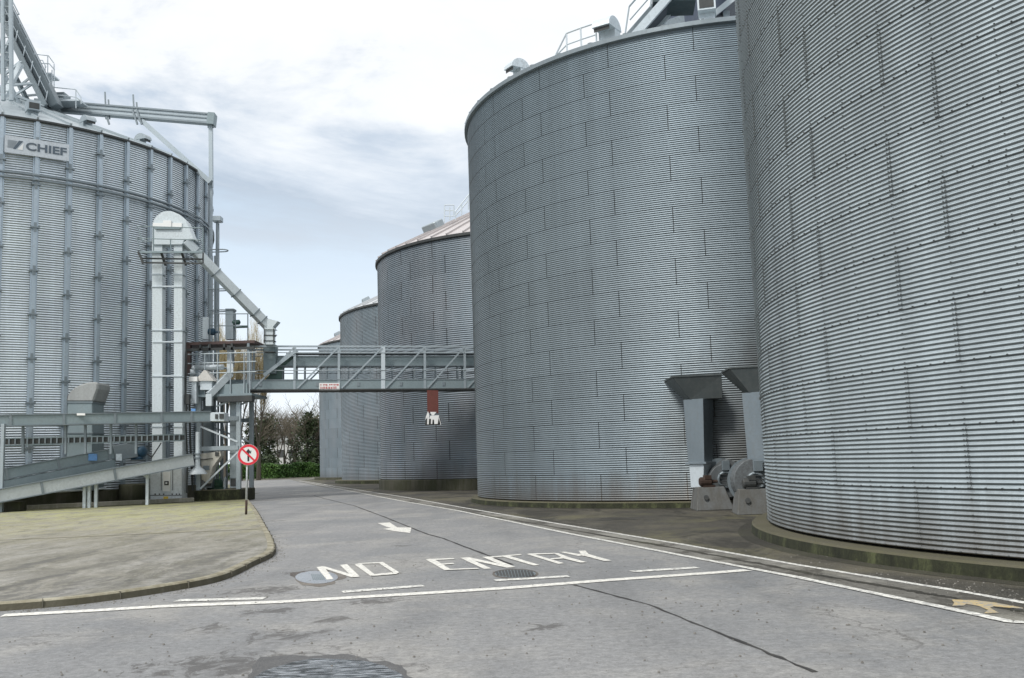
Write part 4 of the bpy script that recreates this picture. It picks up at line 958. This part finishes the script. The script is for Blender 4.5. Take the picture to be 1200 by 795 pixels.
for i in range(len(LA)-1):
    a, b_, c_, d_ = m_[i], m_[i+1], mb_[i+1], mb_[i]; ms.poly([(q.x, q.y, .006) for q in (a, b_, c_, d_)])
struct(ms.build('gutter', M_GUT))
def paint(name, col, wear=.5):
    m, nt, b = mat(name); p = pos(nt); f = noise(nt, p, 14, 8, .8); g_ = noise(nt, p, 90, 3, .7)
    c = mix(nt, math_(nt, 'MULTIPLY', ramp(nt, f, [(.46, 0.), (.57, 1.)]), wear), col, (.3,.3,.29)); c = mix(nt, .5, c, mix(nt, g_, .75, 1.15), 'MULTIPLY')
    nt.links.new(c, b.inputs['Base Color']); b.inputs['Roughness'].default_value = .75; return m
M_PAINT = paint('road_paint', (.83,.81,.74), .6); M_PAINTW = paint('worn_road_paint', (.8,.79,.73), .9); M_YP = paint('yellow_road_paint', (.55,.42,.2), 1.0)
strip('edge_line', LA, .10, .010, M_PAINTW, .006, 6); strip('edge_line', LB, .12, .010, M_PAINTW, .006, 6)
strip('stop_line', [(3, 722), (110, 716.2), (190, 711.3), (330, 706), (480, 697), (600, 689.5), (700, 681.5), (800, 674.5), (876, 668.8)], .23, .008, M_PAINT, .01, 3)
for a, b_ in (((207, 704.5), (310, 702)), ((402, 694.5), (496, 687)), ((580, 681), (666, 676)), ((740, 670.5), (817, 665.8))): strip('road_dash', [a, b_], .2, .008, M_PAINTW, .01, 5)
def zp1(z, sx, ox, oy, s): return (ox+z[0]/s, oy+z[1]/s)
def letter(name, polys, ox, oy, s, sy=None):
    m = MB(); z = .0085
    for k, pl in enumerate(polys):
        P = [gp(ox+x/s, oy+y/(sy or s)) for x, y in pl]; a = sum(P[i].x*P[(i+1) % len(P)].y-P[(i+1) % len(P)].x*P[i].y for i in range(len(P)))
        if a < 0: P = P[::-1]
        m.poly([(p.x, p.y, z+k*.0011) for p in P])
    return struct(m.build(name, M_PAINT))
letter('painted_letter', [[(245,152),(295,146),(365,236),(318,241)], [(265,151),(305,148),(548,221),(492,225)], [(410,138),(460,132),(550,220),(500,224)]], 330, 640, 6)
letter('painted_letter', [[(515,135),(560,127),(655,205),(625,214)], [(515,132),(545,125),(712,117),(700,126),(575,129)], [(712,117),(826,190),(800,201),(682,124)], [(826,192),(805,203),(640,216),(618,208),(650,203),(770,192)]], 330, 640, 6)
letter('painted_letter', [[(45,132),(90,128),(200,195),(155,195)], [(55,130),(205,124),(215,130),(75,137)], [(130,158),(205,153),(213,158),(140,164)], [(155,190),(345,183),(360,188),(165,196)]], 490, 630, 5)
letter('painted_letter', [[(245,122),(285,120),(430,185),(385,187)], [(245,122),(300,120),(570,178),(520,181)], [(375,118),(415,115),(570,178),(525,181)]], 490, 630, 5)
letter('painted_letter', [[(412,116),(600,100),(608,105),(425,122)], [(480,111),(520,107),(712,165),(675,168)]], 490, 630, 5)
letter('painted_letter', [[(635,100),(670,98),(858,155),(820,158)], [(640,98),(800,94),(815,98),(670,104)], [(790,94),(825,97),(880,118),(845,122)], [(770,128),(870,118),(885,124),(790,133)], [(825,121),(870,117),(990,150),(950,152)]], 490, 630, 5)
letter('painted_letter', [[(830,88),(865,87),(975,106),(940,112)], [(940,82),(980,80),(1005,108),(965,112)], [(935,101),(980,96),(1135,140),(1090,142)]], 490, 630, 5)
letter('painted_arrow', [[(215,232),(460,220),(610,320),(893,322),(870,432),(560,395),(325,352),(480,325),(400,310)]], 430, 600, 17.14)
m = MB(); P = [gp(1060+x/8.57, 680+y/8.57) for x, y in ((475,205),(700,212),(900,235),(1190,290),(1190,300),(1000,285),(900,275),(860,290),(950,340),(800,345),(840,310),(740,270),(620,250),(600,268),(480,270),(500,240))]
m.poly([(p.x, p.y, .0115) for p in reversed(P)]); struct(m.build('yellow_paint_mark', M_YP))
for x in range(8): strip('road_dash', [(328+x*6.2, 578.3-x*.12), (332+x*6.2, 578.2-x*.12)], .5, .008, M_PAINTW)
strip('road_line', [(305, 565.5), (352, 563.7)], .4, .008, M_PAINTW); strip('give_way_line', [(316, 566.6), (323, 566.5)], .5, .009, M_PAINTW)
M_DIRT_SHADE = asphalt('dirt_and_contact_shade', (.02,.018,.013), (.05,.045,.03), (.08,.08,.04))  # shared by the painted contact-shade rings and the real dirt streak
def foot(c, r0, r1):  # dark ring painted on the ground as contact shade around a silo foot
    m = MB(); m.lathe([(r1, .0075), (r0, .0075)], (c[0], c[1], 0), 120); st_ = struct(m.build('dirt_shade_line', M_DIRT_SHADE)); 
    return st_
foot(S[1], S[1][2]+.2, S[1][2]+.62); foot(S[2], S[2][2]+.15, S[2][2]+.5); foot(C3, C3[2], C3[2]+.5); foot(C4, C4[2]+.4, C4[2]+1.0)
strip('dirt_shade_line', [(x, y+4.5+.012*max(0, x-700)) for x, y in LA[1:9]], .10, .0085, M_DIRT_SHADE, .035, 14)
# joints and cracks
M_TAR = painted('tar_joint', (.035,.034,.033), .8, 0, .4)
def crack(px, w, jit=.02, z=.0125, seg=10):
    return strip('road_joint', px, w, z-.008, M_TAR, jit, seg)
crack([(955, 788), (850, 745), (760, 709), (673, 686)], .035, .016); crack([(600, 662), (571, 651), (520, 631.5), (500, 626), (450, 606), (415, 593), (378, 584), (368, 581)], .05, .012)
crack([(300, 581), (345, 581), (420, 579.5)], .05, .02); crack([(300, 572), (345, 572.5)], .04, .02)
# dark worn spots
M_SPOT = asphalt('broken_asphalt', (.06,.052,.045), (.12,.1,.085))
def blob(name, cxp, cyp, rx_, ry_, z, mt, n=40, rough=.35, seed=1):
    r_ = random.Random(seed); m = MB(); P = []; 
    ph = [r_.uniform(0, 6.28) for _ in range(6)]
    for i in range(n):
        t = 2*pi*i/n; k = 1+rough*(.5*sin(3*t+ph[0])+.3*sin(5*t+ph[1])+.25*sin(9*t+ph[2])+.2*r_.uniform(-1, 1))
        P.append(gp(cxp+rx_*cos(t)*k, cyp+ry_*sin(t)*k))
    a = sum(P[i].x*P[(i+1) % n].y-P[(i+1) % n].x*P[i].y for i in range(n)); P = P if a > 0 else P[::-1]
    m.poly([(p.x, p.y, z) for p in P]); return struct(m.build(name, mt))
# wet puddle
def wetmat():
    m, nt, b = mat('puddle_water'); p = pos(nt); w = noise(nt, mapping(nt, p, (3.5, 16, 1)), 1.6, 6, .65, .6)
    c = ramp(nt, w, [(.38, (.01,.012,.015)), (.48, (.13,.145,.16)), (.58, (.4,.43,.46))]); nt.links.new(c, b.inputs['Base Color']); b.inputs['Roughness'].default_value = .14  # pale streaks in the colour imitate sky reflections on ripples
    bump(nt, b, w, .7, .08); return m
M_RIM = asphalt('wet_rim', (.05,.05,.05), (.09,.09,.09), (.12,.12,.12)); M_RIM.node_tree.nodes['Principled BSDF'].inputs['Specular IOR Level'].default_value = .8
blob('wet_rim', 388, 812, 114, 45, .003, M_RIM, 90, .16, 4)
blob('puddle', 385, 812, 95, 40, .006, wetmat(), 60, .05, 5)
# iron covers
M_IRON = painted('cover_iron', (.26,.29,.32), .35, .5, .2)
mh = empty('manhole_cover', gp(371, 677), 'wet pale oval manhole cover under the painted N', 'manhole cover')
blob('wet_rim', 372, 677.5, 30, 9.5, .003, M_SPOT, 50, .2, 9)
def oval(cxp, cyp, rx_, ry_, z, h, name, mt, parent):
    P = [gp(cxp+rx_*cos(2*pi*i/40), cyp+ry_*sin(2*pi*i/40)) for i in range(40)]; a = sum(P[i].x*P[(i+1) % 40].y-P[(i+1) % 40].x*P[i].y for i in range(40)); P = P if a > 0 else P[::-1]
    return MB().prism([(p.x, p.y, z) for p in P], (0, 0, h)).build(name, mt, parent)
oval(371, 677, 25, 7.4, .001, .0052, 'cover', galv('wet_cover_steel', (.38,.4,.43), .3, .5, .25), mh)
m = MB()
for i in range(7):
    a = gp(365+i*2.1, 673.5); b_ = gp(367.5+i*2.1, 680.5); m.bar((a.x, a.y, .0067), (b_.x, b_.y, .0067), .02, .003)
m.build('tread', M_GALVD, mh)
dr = empty('drain_grate', gp(605, 673), 'round dark ribbed grate in the road between the letters and the stop line', 'drain')
oval(604, 673, 27, 5.8, .001, .004, 'frame', M_SPOT, dr); oval(604, 673, 24, 4.6, .0055, .003, 'grate', M_GALVD, dr)
m = MB()
for i in range(12):
    x = 583+i*3.7; hgt = 4.2*sqrt(max(0, 1-((x-604)/25)**2)); a = gp(x-1.2, 673-hgt); b_ = gp(x+1.2, 673+hgt)
    if hgt > .8: m.bar((a.x, a.y, .0095), (b_.x, b_.y, .0095), .035, .004)
m.build('slot', M_DARK, dr)

# raised yard slab on the left, with kerb
KZ = .10
kp = [(-420, 731), (-150, 716), (0, 706.5), (60, 702), (110, 697), (190, 686), (260, 672.5), (300, 655), (314, 649), (321, 644), (321.7, 637), (318, 627), (311, 615), (303, 601), (297, 592.5), (290.5, 584.5), (287, 580), (283, 573), (280, 567)]
KP = [gp(x, y, KZ) for x, y in kp]
def smooth(P, n=5):
    out = []
    for i in range(len(P)-1):
        a = P[max(0, i-1)]; b_ = P[i]; c_ = P[i+1]; d_ = P[min(len(P)-1, i+2)]
        for k in range(n):
            t = k/n; out.append(.5*((2*b_)+(c_-a)*t+(2*a-5*b_+4*c_-d_)*t*t+(3*b_-a-3*c_+d_)*t**3))
    out.append(P[-1]); return out
KS = smooth(KP)
def offs(P, w):
    out = []
    for i, p in enumerate(P):
        a = P[max(0, i-1)]; b_ = P[min(len(P)-1, i+1)]; d = (b_-a).normalized(); out.append(p+Vector((-d.y, d.x, 0))*w)
    return out
KI = offs(KS, .14)
m = MB(); n = len(KS)
for i, (a, b_) in enumerate(zip(KS, KI)):
    d = (a-b_); e = a-d.normalized()*.025
    m.v += [(a.x+d.normalized().x*.015, a.y+d.normalized().y*.015, -.01), (a.x, a.y, KZ-.02), (e.x, e.y, KZ), (b_.x, b_.y, KZ), (b_.x, b_.y, -.01)]
for i in range(n-1):
    for q in range(4): m.f.append((5*i+q, 5*(i+1)+q, 5*(i+1)+q+1, 5*i+q+1))
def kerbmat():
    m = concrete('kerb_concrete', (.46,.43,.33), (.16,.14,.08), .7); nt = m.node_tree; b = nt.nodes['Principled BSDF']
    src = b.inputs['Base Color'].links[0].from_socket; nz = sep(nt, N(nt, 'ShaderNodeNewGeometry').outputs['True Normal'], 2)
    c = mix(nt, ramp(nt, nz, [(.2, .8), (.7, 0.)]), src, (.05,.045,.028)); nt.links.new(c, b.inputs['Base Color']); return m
struct(m.build('kerb', kerbmat()))
m = MB(); acc = 0; last = None
for i in range(1, n):
    acc += (KS[i]-KS[i-1]).length
    if acc > .9 and KS[i].y < 40:
        acc = 0; a, b_ = KS[i], KI[i]; t = (KS[min(n-1, i+1)]-KS[i-1]).normalized()*.004; dd_ = (a-b_).normalized()*.022
        m.quadbox([tuple(Vector((q.x, q.y, zz))) for zz in (0.0, KZ+.002) for q in (a-t+dd_, a+t+dd_, b_+t, b_-t)])
struct(m.build('kerb_joint', painted('joint_mortar', (.14,.13,.1), .9)))
# slab
def slabmat():
    m, nt, b = mat('mossy_slab_concrete'); p = pos(nt); y = sep(nt, p, 1)
    big = noise(nt, p, .22, 6, .6, .6); mid = noise(nt, mapping(nt, p, (1, .45, 1)), .8, 9, .7, 2.2); fine = noise(nt, p, 30, 6, .75)
    sw = N(nt, 'ShaderNodeTexWave'); sw.wave_type = 'RINGS'; sw.rings_direction = 'Z'
    sw.inputs['Scale'].default_value = .16; sw.inputs['Distortion'].default_value = 7; sw.inputs['Detail'].default_value = 4; sw.inputs['Detail Scale'].default_value = .8
    nt.links.new(mapping(nt, p, (1, 1, 0), (4, -9, 0)), sw.inputs['Vector'])
    t = ramp(nt, math_(nt, 'ADD', math_(nt, 'DIVIDE', y, 60), math_(nt, 'MULTIPLY', math_(nt, 'SUBTRACT', big, .5), .25)), [(.22, (.15,.146,.13)), (.34, (.21,.2,.16)), (.46, (.34,.32,.215)), (.6, (.40,.39,.2)), (.8, (.33,.34,.15))])
    c = mix(nt, math_(nt, 'MULTIPLY', ramp(nt, mid, [(.47, 0.), (.54, 1.)]), .7), t, (.30,.285,.24))
    c = mix(nt, math_(nt, 'MULTIPLY', ramp(nt, noise(nt, mapping(nt, p, (1,.5,1)), 1.1, 9, .78, 1.), [(.5, 0.), (.66, 1.)]), .6), c, (.10,.095,.06))
    rot = N(nt, 'ShaderNodeMapping'); rot.inputs['Rotation'].default_value = (0, 0, radians(-24)); rot.inputs['Scale'].default_value = (2.2, .22, 1); nt.links.new(noise_vec(nt, p), rot.inputs['Vector'])
    tr = noise(nt, rot.outputs[0], .9, 7, .65, .4); fr = ramp(nt, math_(nt, 'DIVIDE', y, 60), [(.3, 1.), (.62, .25)])
    c = mix(nt, math_(nt, 'MULTIPLY', ramp(nt, tr, [(.5, 0.), (.62, .6)]), fr), c, (.36,.35,.32)); c = mix(nt, math_(nt, 'MULTIPLY', ramp(nt, tr, [(.36, .6), (.46, 0.)]), fr), c, (.09,.09,.085))
    c = mix(nt, ramp(nt, math_(nt, 'ADD', math_(nt, 'DIVIDE', y, 60), math_(nt, 'MULTIPLY', math_(nt, 'SUBTRACT', mid, .5), .3)), [(.66, 0.), (.78, .8)]), c, (.13,.12,.065))
    c = mix(nt, .8, c, mix(nt, ramp(nt, noise(nt, p, 9, 8, .8), [(.34, 0.), (.66, 1.)]), .68, 1.22), 'MULTIPLY')
    c = mix(nt, .7, c, mix(nt, ramp(nt, fine, [(.3, 0.), (.7, 1.)]), .7, 1.2), 'MULTIPLY')
    nt.links.new(c, b.inputs['Base Color']); b.inputs['Roughness'].default_value = .85; bump(nt, b, fine, .4, .015); return m
sp_ = [(p.x, p.y, KZ-.004) for p in KI]; last = KI[-1]
m = MB(); m.poly(sp_+[(last.x-3, 66, KZ-.004), (-34, 80, KZ-.004), (-80, 80, KZ-.004), (-80, KI[0].y, KZ-.004)]); 
a = m.build('yard_slab', slabmat()); struct(a)
strip_z = MB(); A = gp(-60, 636, KZ); B = gp(308, 620, KZ)
strip_z.bar((A.x, A.y, KZ), (B.x, B.y, KZ), .03, .006); A = gp(195, 651, KZ); B = gp(306, 649, KZ); 
struct(strip_z.build('slab_joint', painted('slab_joint_dirt', (.13,.12,.08), .9)))

r_ = np.random.default_rng(21); n = 2600
T = r_.random(n); side = r_.random(n)
gx = np.empty(n); gy = np.empty(n)
kx = np.array([p.x for p in KS]); ky = np.array([p.y for p in KS]); ii = r_.integers(0, len(KS)-1, n); f_ = r_.random(n)
k1 = (kx[ii]*(1-f_)+kx[ii+1]*f_+.06+np.abs(r_.normal(0, .12, n)), ky[ii]*(1-f_)+ky[ii+1]*f_-.05-np.abs(r_.normal(0, .1, n)))
ax_ = np.array([p.x for p in m_]); ay_ = np.array([p.y for p in m_]); jj = r_.integers(0, len(m_)-4, n)
k2 = (ax_[jj]*(1-f_)+ax_[jj+1]*f_+r_.normal(.15, .35, n), ay_[jj]*(1-f_)+ay_[jj+1]*f_+r_.normal(0, .3, n))
k3 = (r_.uniform(-5, 4.5, n), 7+9*r_.random(n)**1.2)
gx = np.where(side < .3, k1[0], np.where(side < .65, k2[0], k3[0])); gy = np.where(side < .3, k1[1], np.where(side < .65, k2[1], k3[1]))
ok = (gy > 5) & (gy < 40); gx, gy = gx[ok], gy[ok]; n = len(gx); sz = .003+.008*r_.random(n)**3
B8 = np.array([(-1,-1,0),(1,-1,0),(1,1,0),(-1,1,0),(-.6,-.5,1),(.5,-.6,1),(.6,.5,1),(-.5,.6,1)])*1.0
ang = r_.uniform(0, 6.28, n); V = B8[None]*sz[:, None, None]; X_ = V[..., 0]*np.cos(ang)[:, None]-V[..., 1]*np.sin(ang)[:, None]; Y_ = V[..., 0]*np.sin(ang)[:, None]+V[..., 1]*np.cos(ang)[:, None]
V = np.stack([X_+gx[:, None], Y_+gy[:, None], V[..., 2]*1.1+.004], -1).reshape(-1, 3)
F = np.array([(4,5,6,7),(0,1,5,4),(1,2,6,5),(2,3,7,6),(3,0,4,7)]); Q = (np.arange(n)[:, None, None]*8+F[None]).reshape(-1, 4)
gr_ = link('gravel', nmesh('gravel', V, Q), painted('loose_grit', (.2,.19,.17), .9, 0, .5), None, kind='stuff'); tag(gr_, 'loose grit scattered along the kerb and over the road', 'gravel')
# ------------------------------------------------------------------ planting behind
def leafmat(name, c0, c1):
    m, nt, b = mat(name); p = pos(nt); f = noise(nt, p, .9, 4, .6); g_ = noise(nt, p, 7, 2, .6)
    c = mix(nt, ramp(nt, f, [(.35, 0.), (.65, 1.)]), c0, c1); c = mix(nt, .8, c, mix(nt, ramp(nt, g_, [(.3, 0.), (.7, 1.)]), .45, 1.5), 'MULTIPLY')
    nt.links.new(c, b.inputs['Base Color']); b.inputs['Roughness'].default_value = .6; return m
M_HEDGE = leafmat('hedge_leaf', (.035,.09,.018), (.1,.2,.04)); M_IVY = leafmat('ivy_leaf', (.018,.035,.014), (.06,.085,.03)); M_GRASS = leafmat('verge_grass', (.13,.17,.06), (.2,.22,.09))
def leaves(C, size, name, mt, parent, seed=0):
    r_ = np.random.default_rng(seed); n = len(C); a = r_.normal(size=(n, 3)); a /= np.linalg.norm(a, axis=1)[:, None]; t = r_.normal(size=(n, 3)); b_ = np.cross(a, t); b_ /= np.linalg.norm(b_, axis=1)[:, None]
    s_ = size*r_.uniform(.6, 1.3, (n, 1)); V = np.stack([C-a*s_, C+b_*s_*.55, C+a*s_, C-b_*s_*.55], 1).reshape(-1, 3)
    return link(name, nmesh(name, V, np.arange(4*n).reshape(-1, 4)), mt, parent)
HY = 129.0; hx0, hx1 = -62, -20
hg = empty('hedge', ((hx0+hx1)/2, HY, 0), 'long clipped green hedge at the far end of the road', 'hedge')
r_ = np.random.default_rng(5); n = 26000
X = r_.uniform(hx0, hx1, n); side = r_.random(n); top = 1.75+.12*np.sin(X*1.3)+.08*np.sin(X*3.7)
Yh = np.where(side < .55, HY-.6+r_.normal(0, .12, n), r_.uniform(HY-.6, HY+.6, n)); Zh = np.where(side < .55, r_.uniform(.05, 1, n)*top, top+r_.normal(0, .07, n))
leaves(np.stack([X, Yh, Zh], 1), .13, 'foliage', M_HEDGE, hg, 3)
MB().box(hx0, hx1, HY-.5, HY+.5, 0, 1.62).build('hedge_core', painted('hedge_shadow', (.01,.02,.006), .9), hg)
sheet('verge', [(-64, HY-4.2), (-19, HY-4.2), (-19, HY+6), (-64, HY+6)], .004, M_GRASS)
k = MB(); k.box(-64, -19, HY-4.4, HY-4.15, -.01, .12); struct(k.build('far_kerb', M_CONCMID))
LIMB = 3; TW = 2
def grow(m, p, d, L, r, depth, rnd, spread, upb, tips):
    segs = 3 if depth > 1 else 2; q = p; mm = m[0] if depth >= LIMB else m[1]
    for i in range(segs):
        d = (d+Vector((rnd.uniform(-1,1), rnd.uniform(-1,1), rnd.uniform(-.5,1)*1.0))*.13+Vector((0,0,upb*.12))).normalized()
        nq = q+d*L/segs; mm.tube(q, nq, r*(1-.25*i/segs), 5 if depth > 3 else 3, r*(1-.25*(i+1)/segs)); q = nq
        if depth > 0 and (i > 0 or depth < 4):
            for _ in range(2 if depth > 2 else TW):
                ax_ = Vector((rnd.gauss(0,1), rnd.gauss(0,1), rnd.gauss(0,.4))).normalized(); nd = (d*(1-spread)+ax_*spread+Vector((0,0,upb*.4))).normalized()
                grow(m, q, nd, L*rnd.uniform(.5,.72), r*.5, depth-1, rnd, spread, upb, tips)
    tips.append(q)
def bare_tree(x, y, h_, label, mt, seed, spread=.55, upb=.3, ivy=0, depth=5, group='bare trees behind the hedge', tm=1.0):
    global TW; TW = 3 if group.startswith('yellow') else 2
    rnd = random.Random(seed); o = empty('bare_tree', (x, y, 0), label, 'tree', group)
    t = MB(); t.tube((x, y, 0), (x+rnd.uniform(-.2,.2), y, h_*.22), h_*.017, 8, h_*.013); p = Vector((x, y, h_*.2)); t.build('trunk', M_BARK, o)
    m = (MB(), MB()); tips = []
    for k in range(3):
        a = 2*pi*k/3+rnd.uniform(-.4,.4); grow(m, p, Vector((cos(a)*spread*.7, sin(a)*spread*.7, 1)).normalized(), h_*.3, h_*.0095*tm, depth-1, rnd, spread, upb, tips)
    m[1].build('crown', mt, o); m[0].build('branches', M_BARK, o)
    if ivy:
        r2 = np.random.default_rng(seed); n = int(3400*ivy); C = []
        for _ in range(26):
            z = rnd.uniform(.02, .62)*h_*(.6+.4*ivy); rad = rnd.uniform(.5, 1.25)*h_*.07; a = rnd.uniform(0, 6.28); rr = rnd.uniform(0, .11)*h_*(1-z/h_)
            C.append(r2.normal(size=(n//26, 3))*rad*np.array([1,1,1.25])*.55+np.array([x+cos(a)*rr*1.2, y+sin(a)*rr*1.2, z]))
        C = np.concatenate(C); C[:, 2] = np.abs(C[:, 2]); leaves(C, .2, 'ivy', M_IVY, o, seed)
    return o
def tx(px, Y): return at(px, 540, Y).x
specs = [(297, 140, 13.5, 1, .9), (313, 146, 14, 2, .8), (334, 150, 13, 3, 0), (347, 143, 13, 4, .15), (361, 138, 14.5, 5, 1.0), (376, 142, 14, 6, .8), (326, 158, 14, 7, 0), (306, 153, 14.5, 8, .1), (345, 160, 13, 9, .2)]
labs = ['ivy-covered bare tree just right of the road sign', 'half ivy-clad bare tree second from the sign', 'thin bare tree in the gap behind the hedge middle', 'bare tree left of the big ivy-clad tree', 'big dark ivy-clad tree nearest the far silo', 'dark tree partly hidden behind the farthest silo', 'slender bare tree farther back behind the hedge', 'bare tree farther back above the road sign', 'bare tree farthest back beside the pale shed']
for (px, Y, h_, sd_, iv), lb in zip(specs, labs): bare_tree(tx(px, Y), Y, h_, lb, M_TWIG, sd_, .55, .3, iv, 5 if sd_ in (3, 9) else 4, tm=.8)
for i, (px, Y, h_, lb) in enumerate(((264, 118, 20.3, 'yellow-twigged upright tree behind the tower, leftmost'), (281, 120, 20.5, 'yellow-twigged upright tree behind the middle of the tower'), (303, 122, 18.5, 'yellow-twigged upright tree right of the tower above the bridge'))):
    bare_tree(tx(px, Y), Y, h_, lb, M_YTWIG, 40+i, .3, 1.1, 0, 5, 'yellow-twigged upright trees', .55)
# low scrub behind the hedge so that it reads as one dark line
sc_ = empty('shrub_row', (-42, 134, 0), 'dark shrubs growing straight behind the far hedge', 'shrubs')
r_ = np.random.default_rng(8); n = 9000; X = r_.uniform(-60, -22, n); hh = 2.0+.9*np.sin(X*.5)+.5*np.sin(X*1.7+1)
leaves(np.stack([X, 134+r_.normal(0, .8, n), r_.uniform(.2, 1, n)*hh], 1), .24, 'foliage', M_IVY, sc_, 4)
# distant shed
sx0, sx1 = tx(318, 185), tx(392, 185)
sh = empty('distant_shed', ((sx0+sx1)/2, 185, 0), 'low pale shed glimpsed between the trees beyond the hedge', 'building')
MB().box(sx0, sx1, 185, 197, 0, 6.2).build('wall', painted('shed_wall', (.55,.55,.52), .7), sh)
MB().prism([(sx0-.5, 184.5, 6.2), (sx1+.5, 184.5, 6.2), (sx1+.5, 191, 8.6), (sx0-.5, 191, 8.6)], (0, 0, .15)).build('roof', painted('shed_roof', (.22,.23,.22), .7), sh)
m = MB()
for i in range(5): m.box(sx0+1+i*2.2, sx0+2.4+i*2.2, 184.95, 185, 3.2, 4.6)
m.build('window', M_DARK, sh)

# ------------------------------------------------------------------ light
w = bpy.data.worlds.new('World'); scene.world = w; w.use_nodes = True; nt = w.node_tree; nt.nodes.clear()
SUN_EL, SUN_AZ = radians(48), radians(215)
sky = N(nt, 'ShaderNodeTexSky'); sky.sky_type = 'NISHITA'; sky.sun_disc = False; sky.sun_elevation = SUN_EL; sky.sun_rotation = SUN_AZ
tc = N(nt, 'ShaderNodeTexCoord'); v = tc.outputs['Generated']
z = sep(nt, v, 2); x = sep(nt, v, 0)
n1 = noise(nt, mapping(nt, v, (1, 1, 2.2), (3.1, .2, .4)), 2.9, 9, .58, .9); n2 = noise(nt, mapping(nt, v, (1, 1, 3.2), (7, 2, 1)), 5.5, 8, .6, .3)
nn = math_(nt, 'ADD', math_(nt, 'MULTIPLY', n1, .7), math_(nt, 'MULTIPLY', n2, .3))
zz = math_(nt, 'ADD', z, math_(nt, 'MULTIPLY', math_(nt, 'SUBTRACT', nn, .5), .5))
band = ramp(nt, zz, [(0, (.88,.93,.97)), (.1, (.75,.835,.915)), (.2, (.59,.705,.825)), (.265, (.415,.50,.605)), (.31, (.52,.60,.70)), (.37, (.86,.88,.9)), (.55, (1.05,1.06,1.08)), (1, (1.05,1.05,1.06))])
puff = ramp(nt, nn, [(.42, 0.), (.62, 1.)])
cl_ = mix(nt, math_(nt, 'MULTIPLY', puff, .4), band, (.9,.94,.98))
b1 = N(nt, 'ShaderNodeBackground'); nt.links.new(cl_, b1.inputs['Color']); b1.inputs['Strength'].default_value = 1.2
b0 = N(nt, 'ShaderNodeBackground'); nt.links.new(sky.outputs[0], b0.inputs['Color']); b0.inputs['Strength'].default_value = .1
ad = N(nt, 'ShaderNodeMixShader'); ad.inputs[0].default_value = .93; nt.links.new(b0.outputs[0], ad.inputs[1]); nt.links.new(b1.outputs[0], ad.inputs[2])
ow = N(nt, 'ShaderNodeOutputWorld'); nt.links.new(ad.outputs[0], ow.inputs['Surface'])
sun = bpy.data.lights.new('sun', 'SUN'); sun.energy = 2.3; sun.angle = radians(12); sun.color = (1, .975, .94)
so = bpy.data.objects.new('sun', sun); COL.objects.link(so)
sd_ = Vector((sin(SUN_AZ)*cos(SUN_EL), cos(SUN_AZ)*cos(SUN_EL), sin(SUN_EL))); so.rotation_euler = sd_.to_track_quat('Z', 'Y').to_euler()
scene.render.engine = 'CYCLES'; scene.view_settings.view_transform = 'Standard'; scene.view_settings.look = 'None'; scene.view_settings.exposure = 0; scene.view_settings.gamma = 1
scene.render.resolution_x = 1024; scene.render.resolution_y = 678
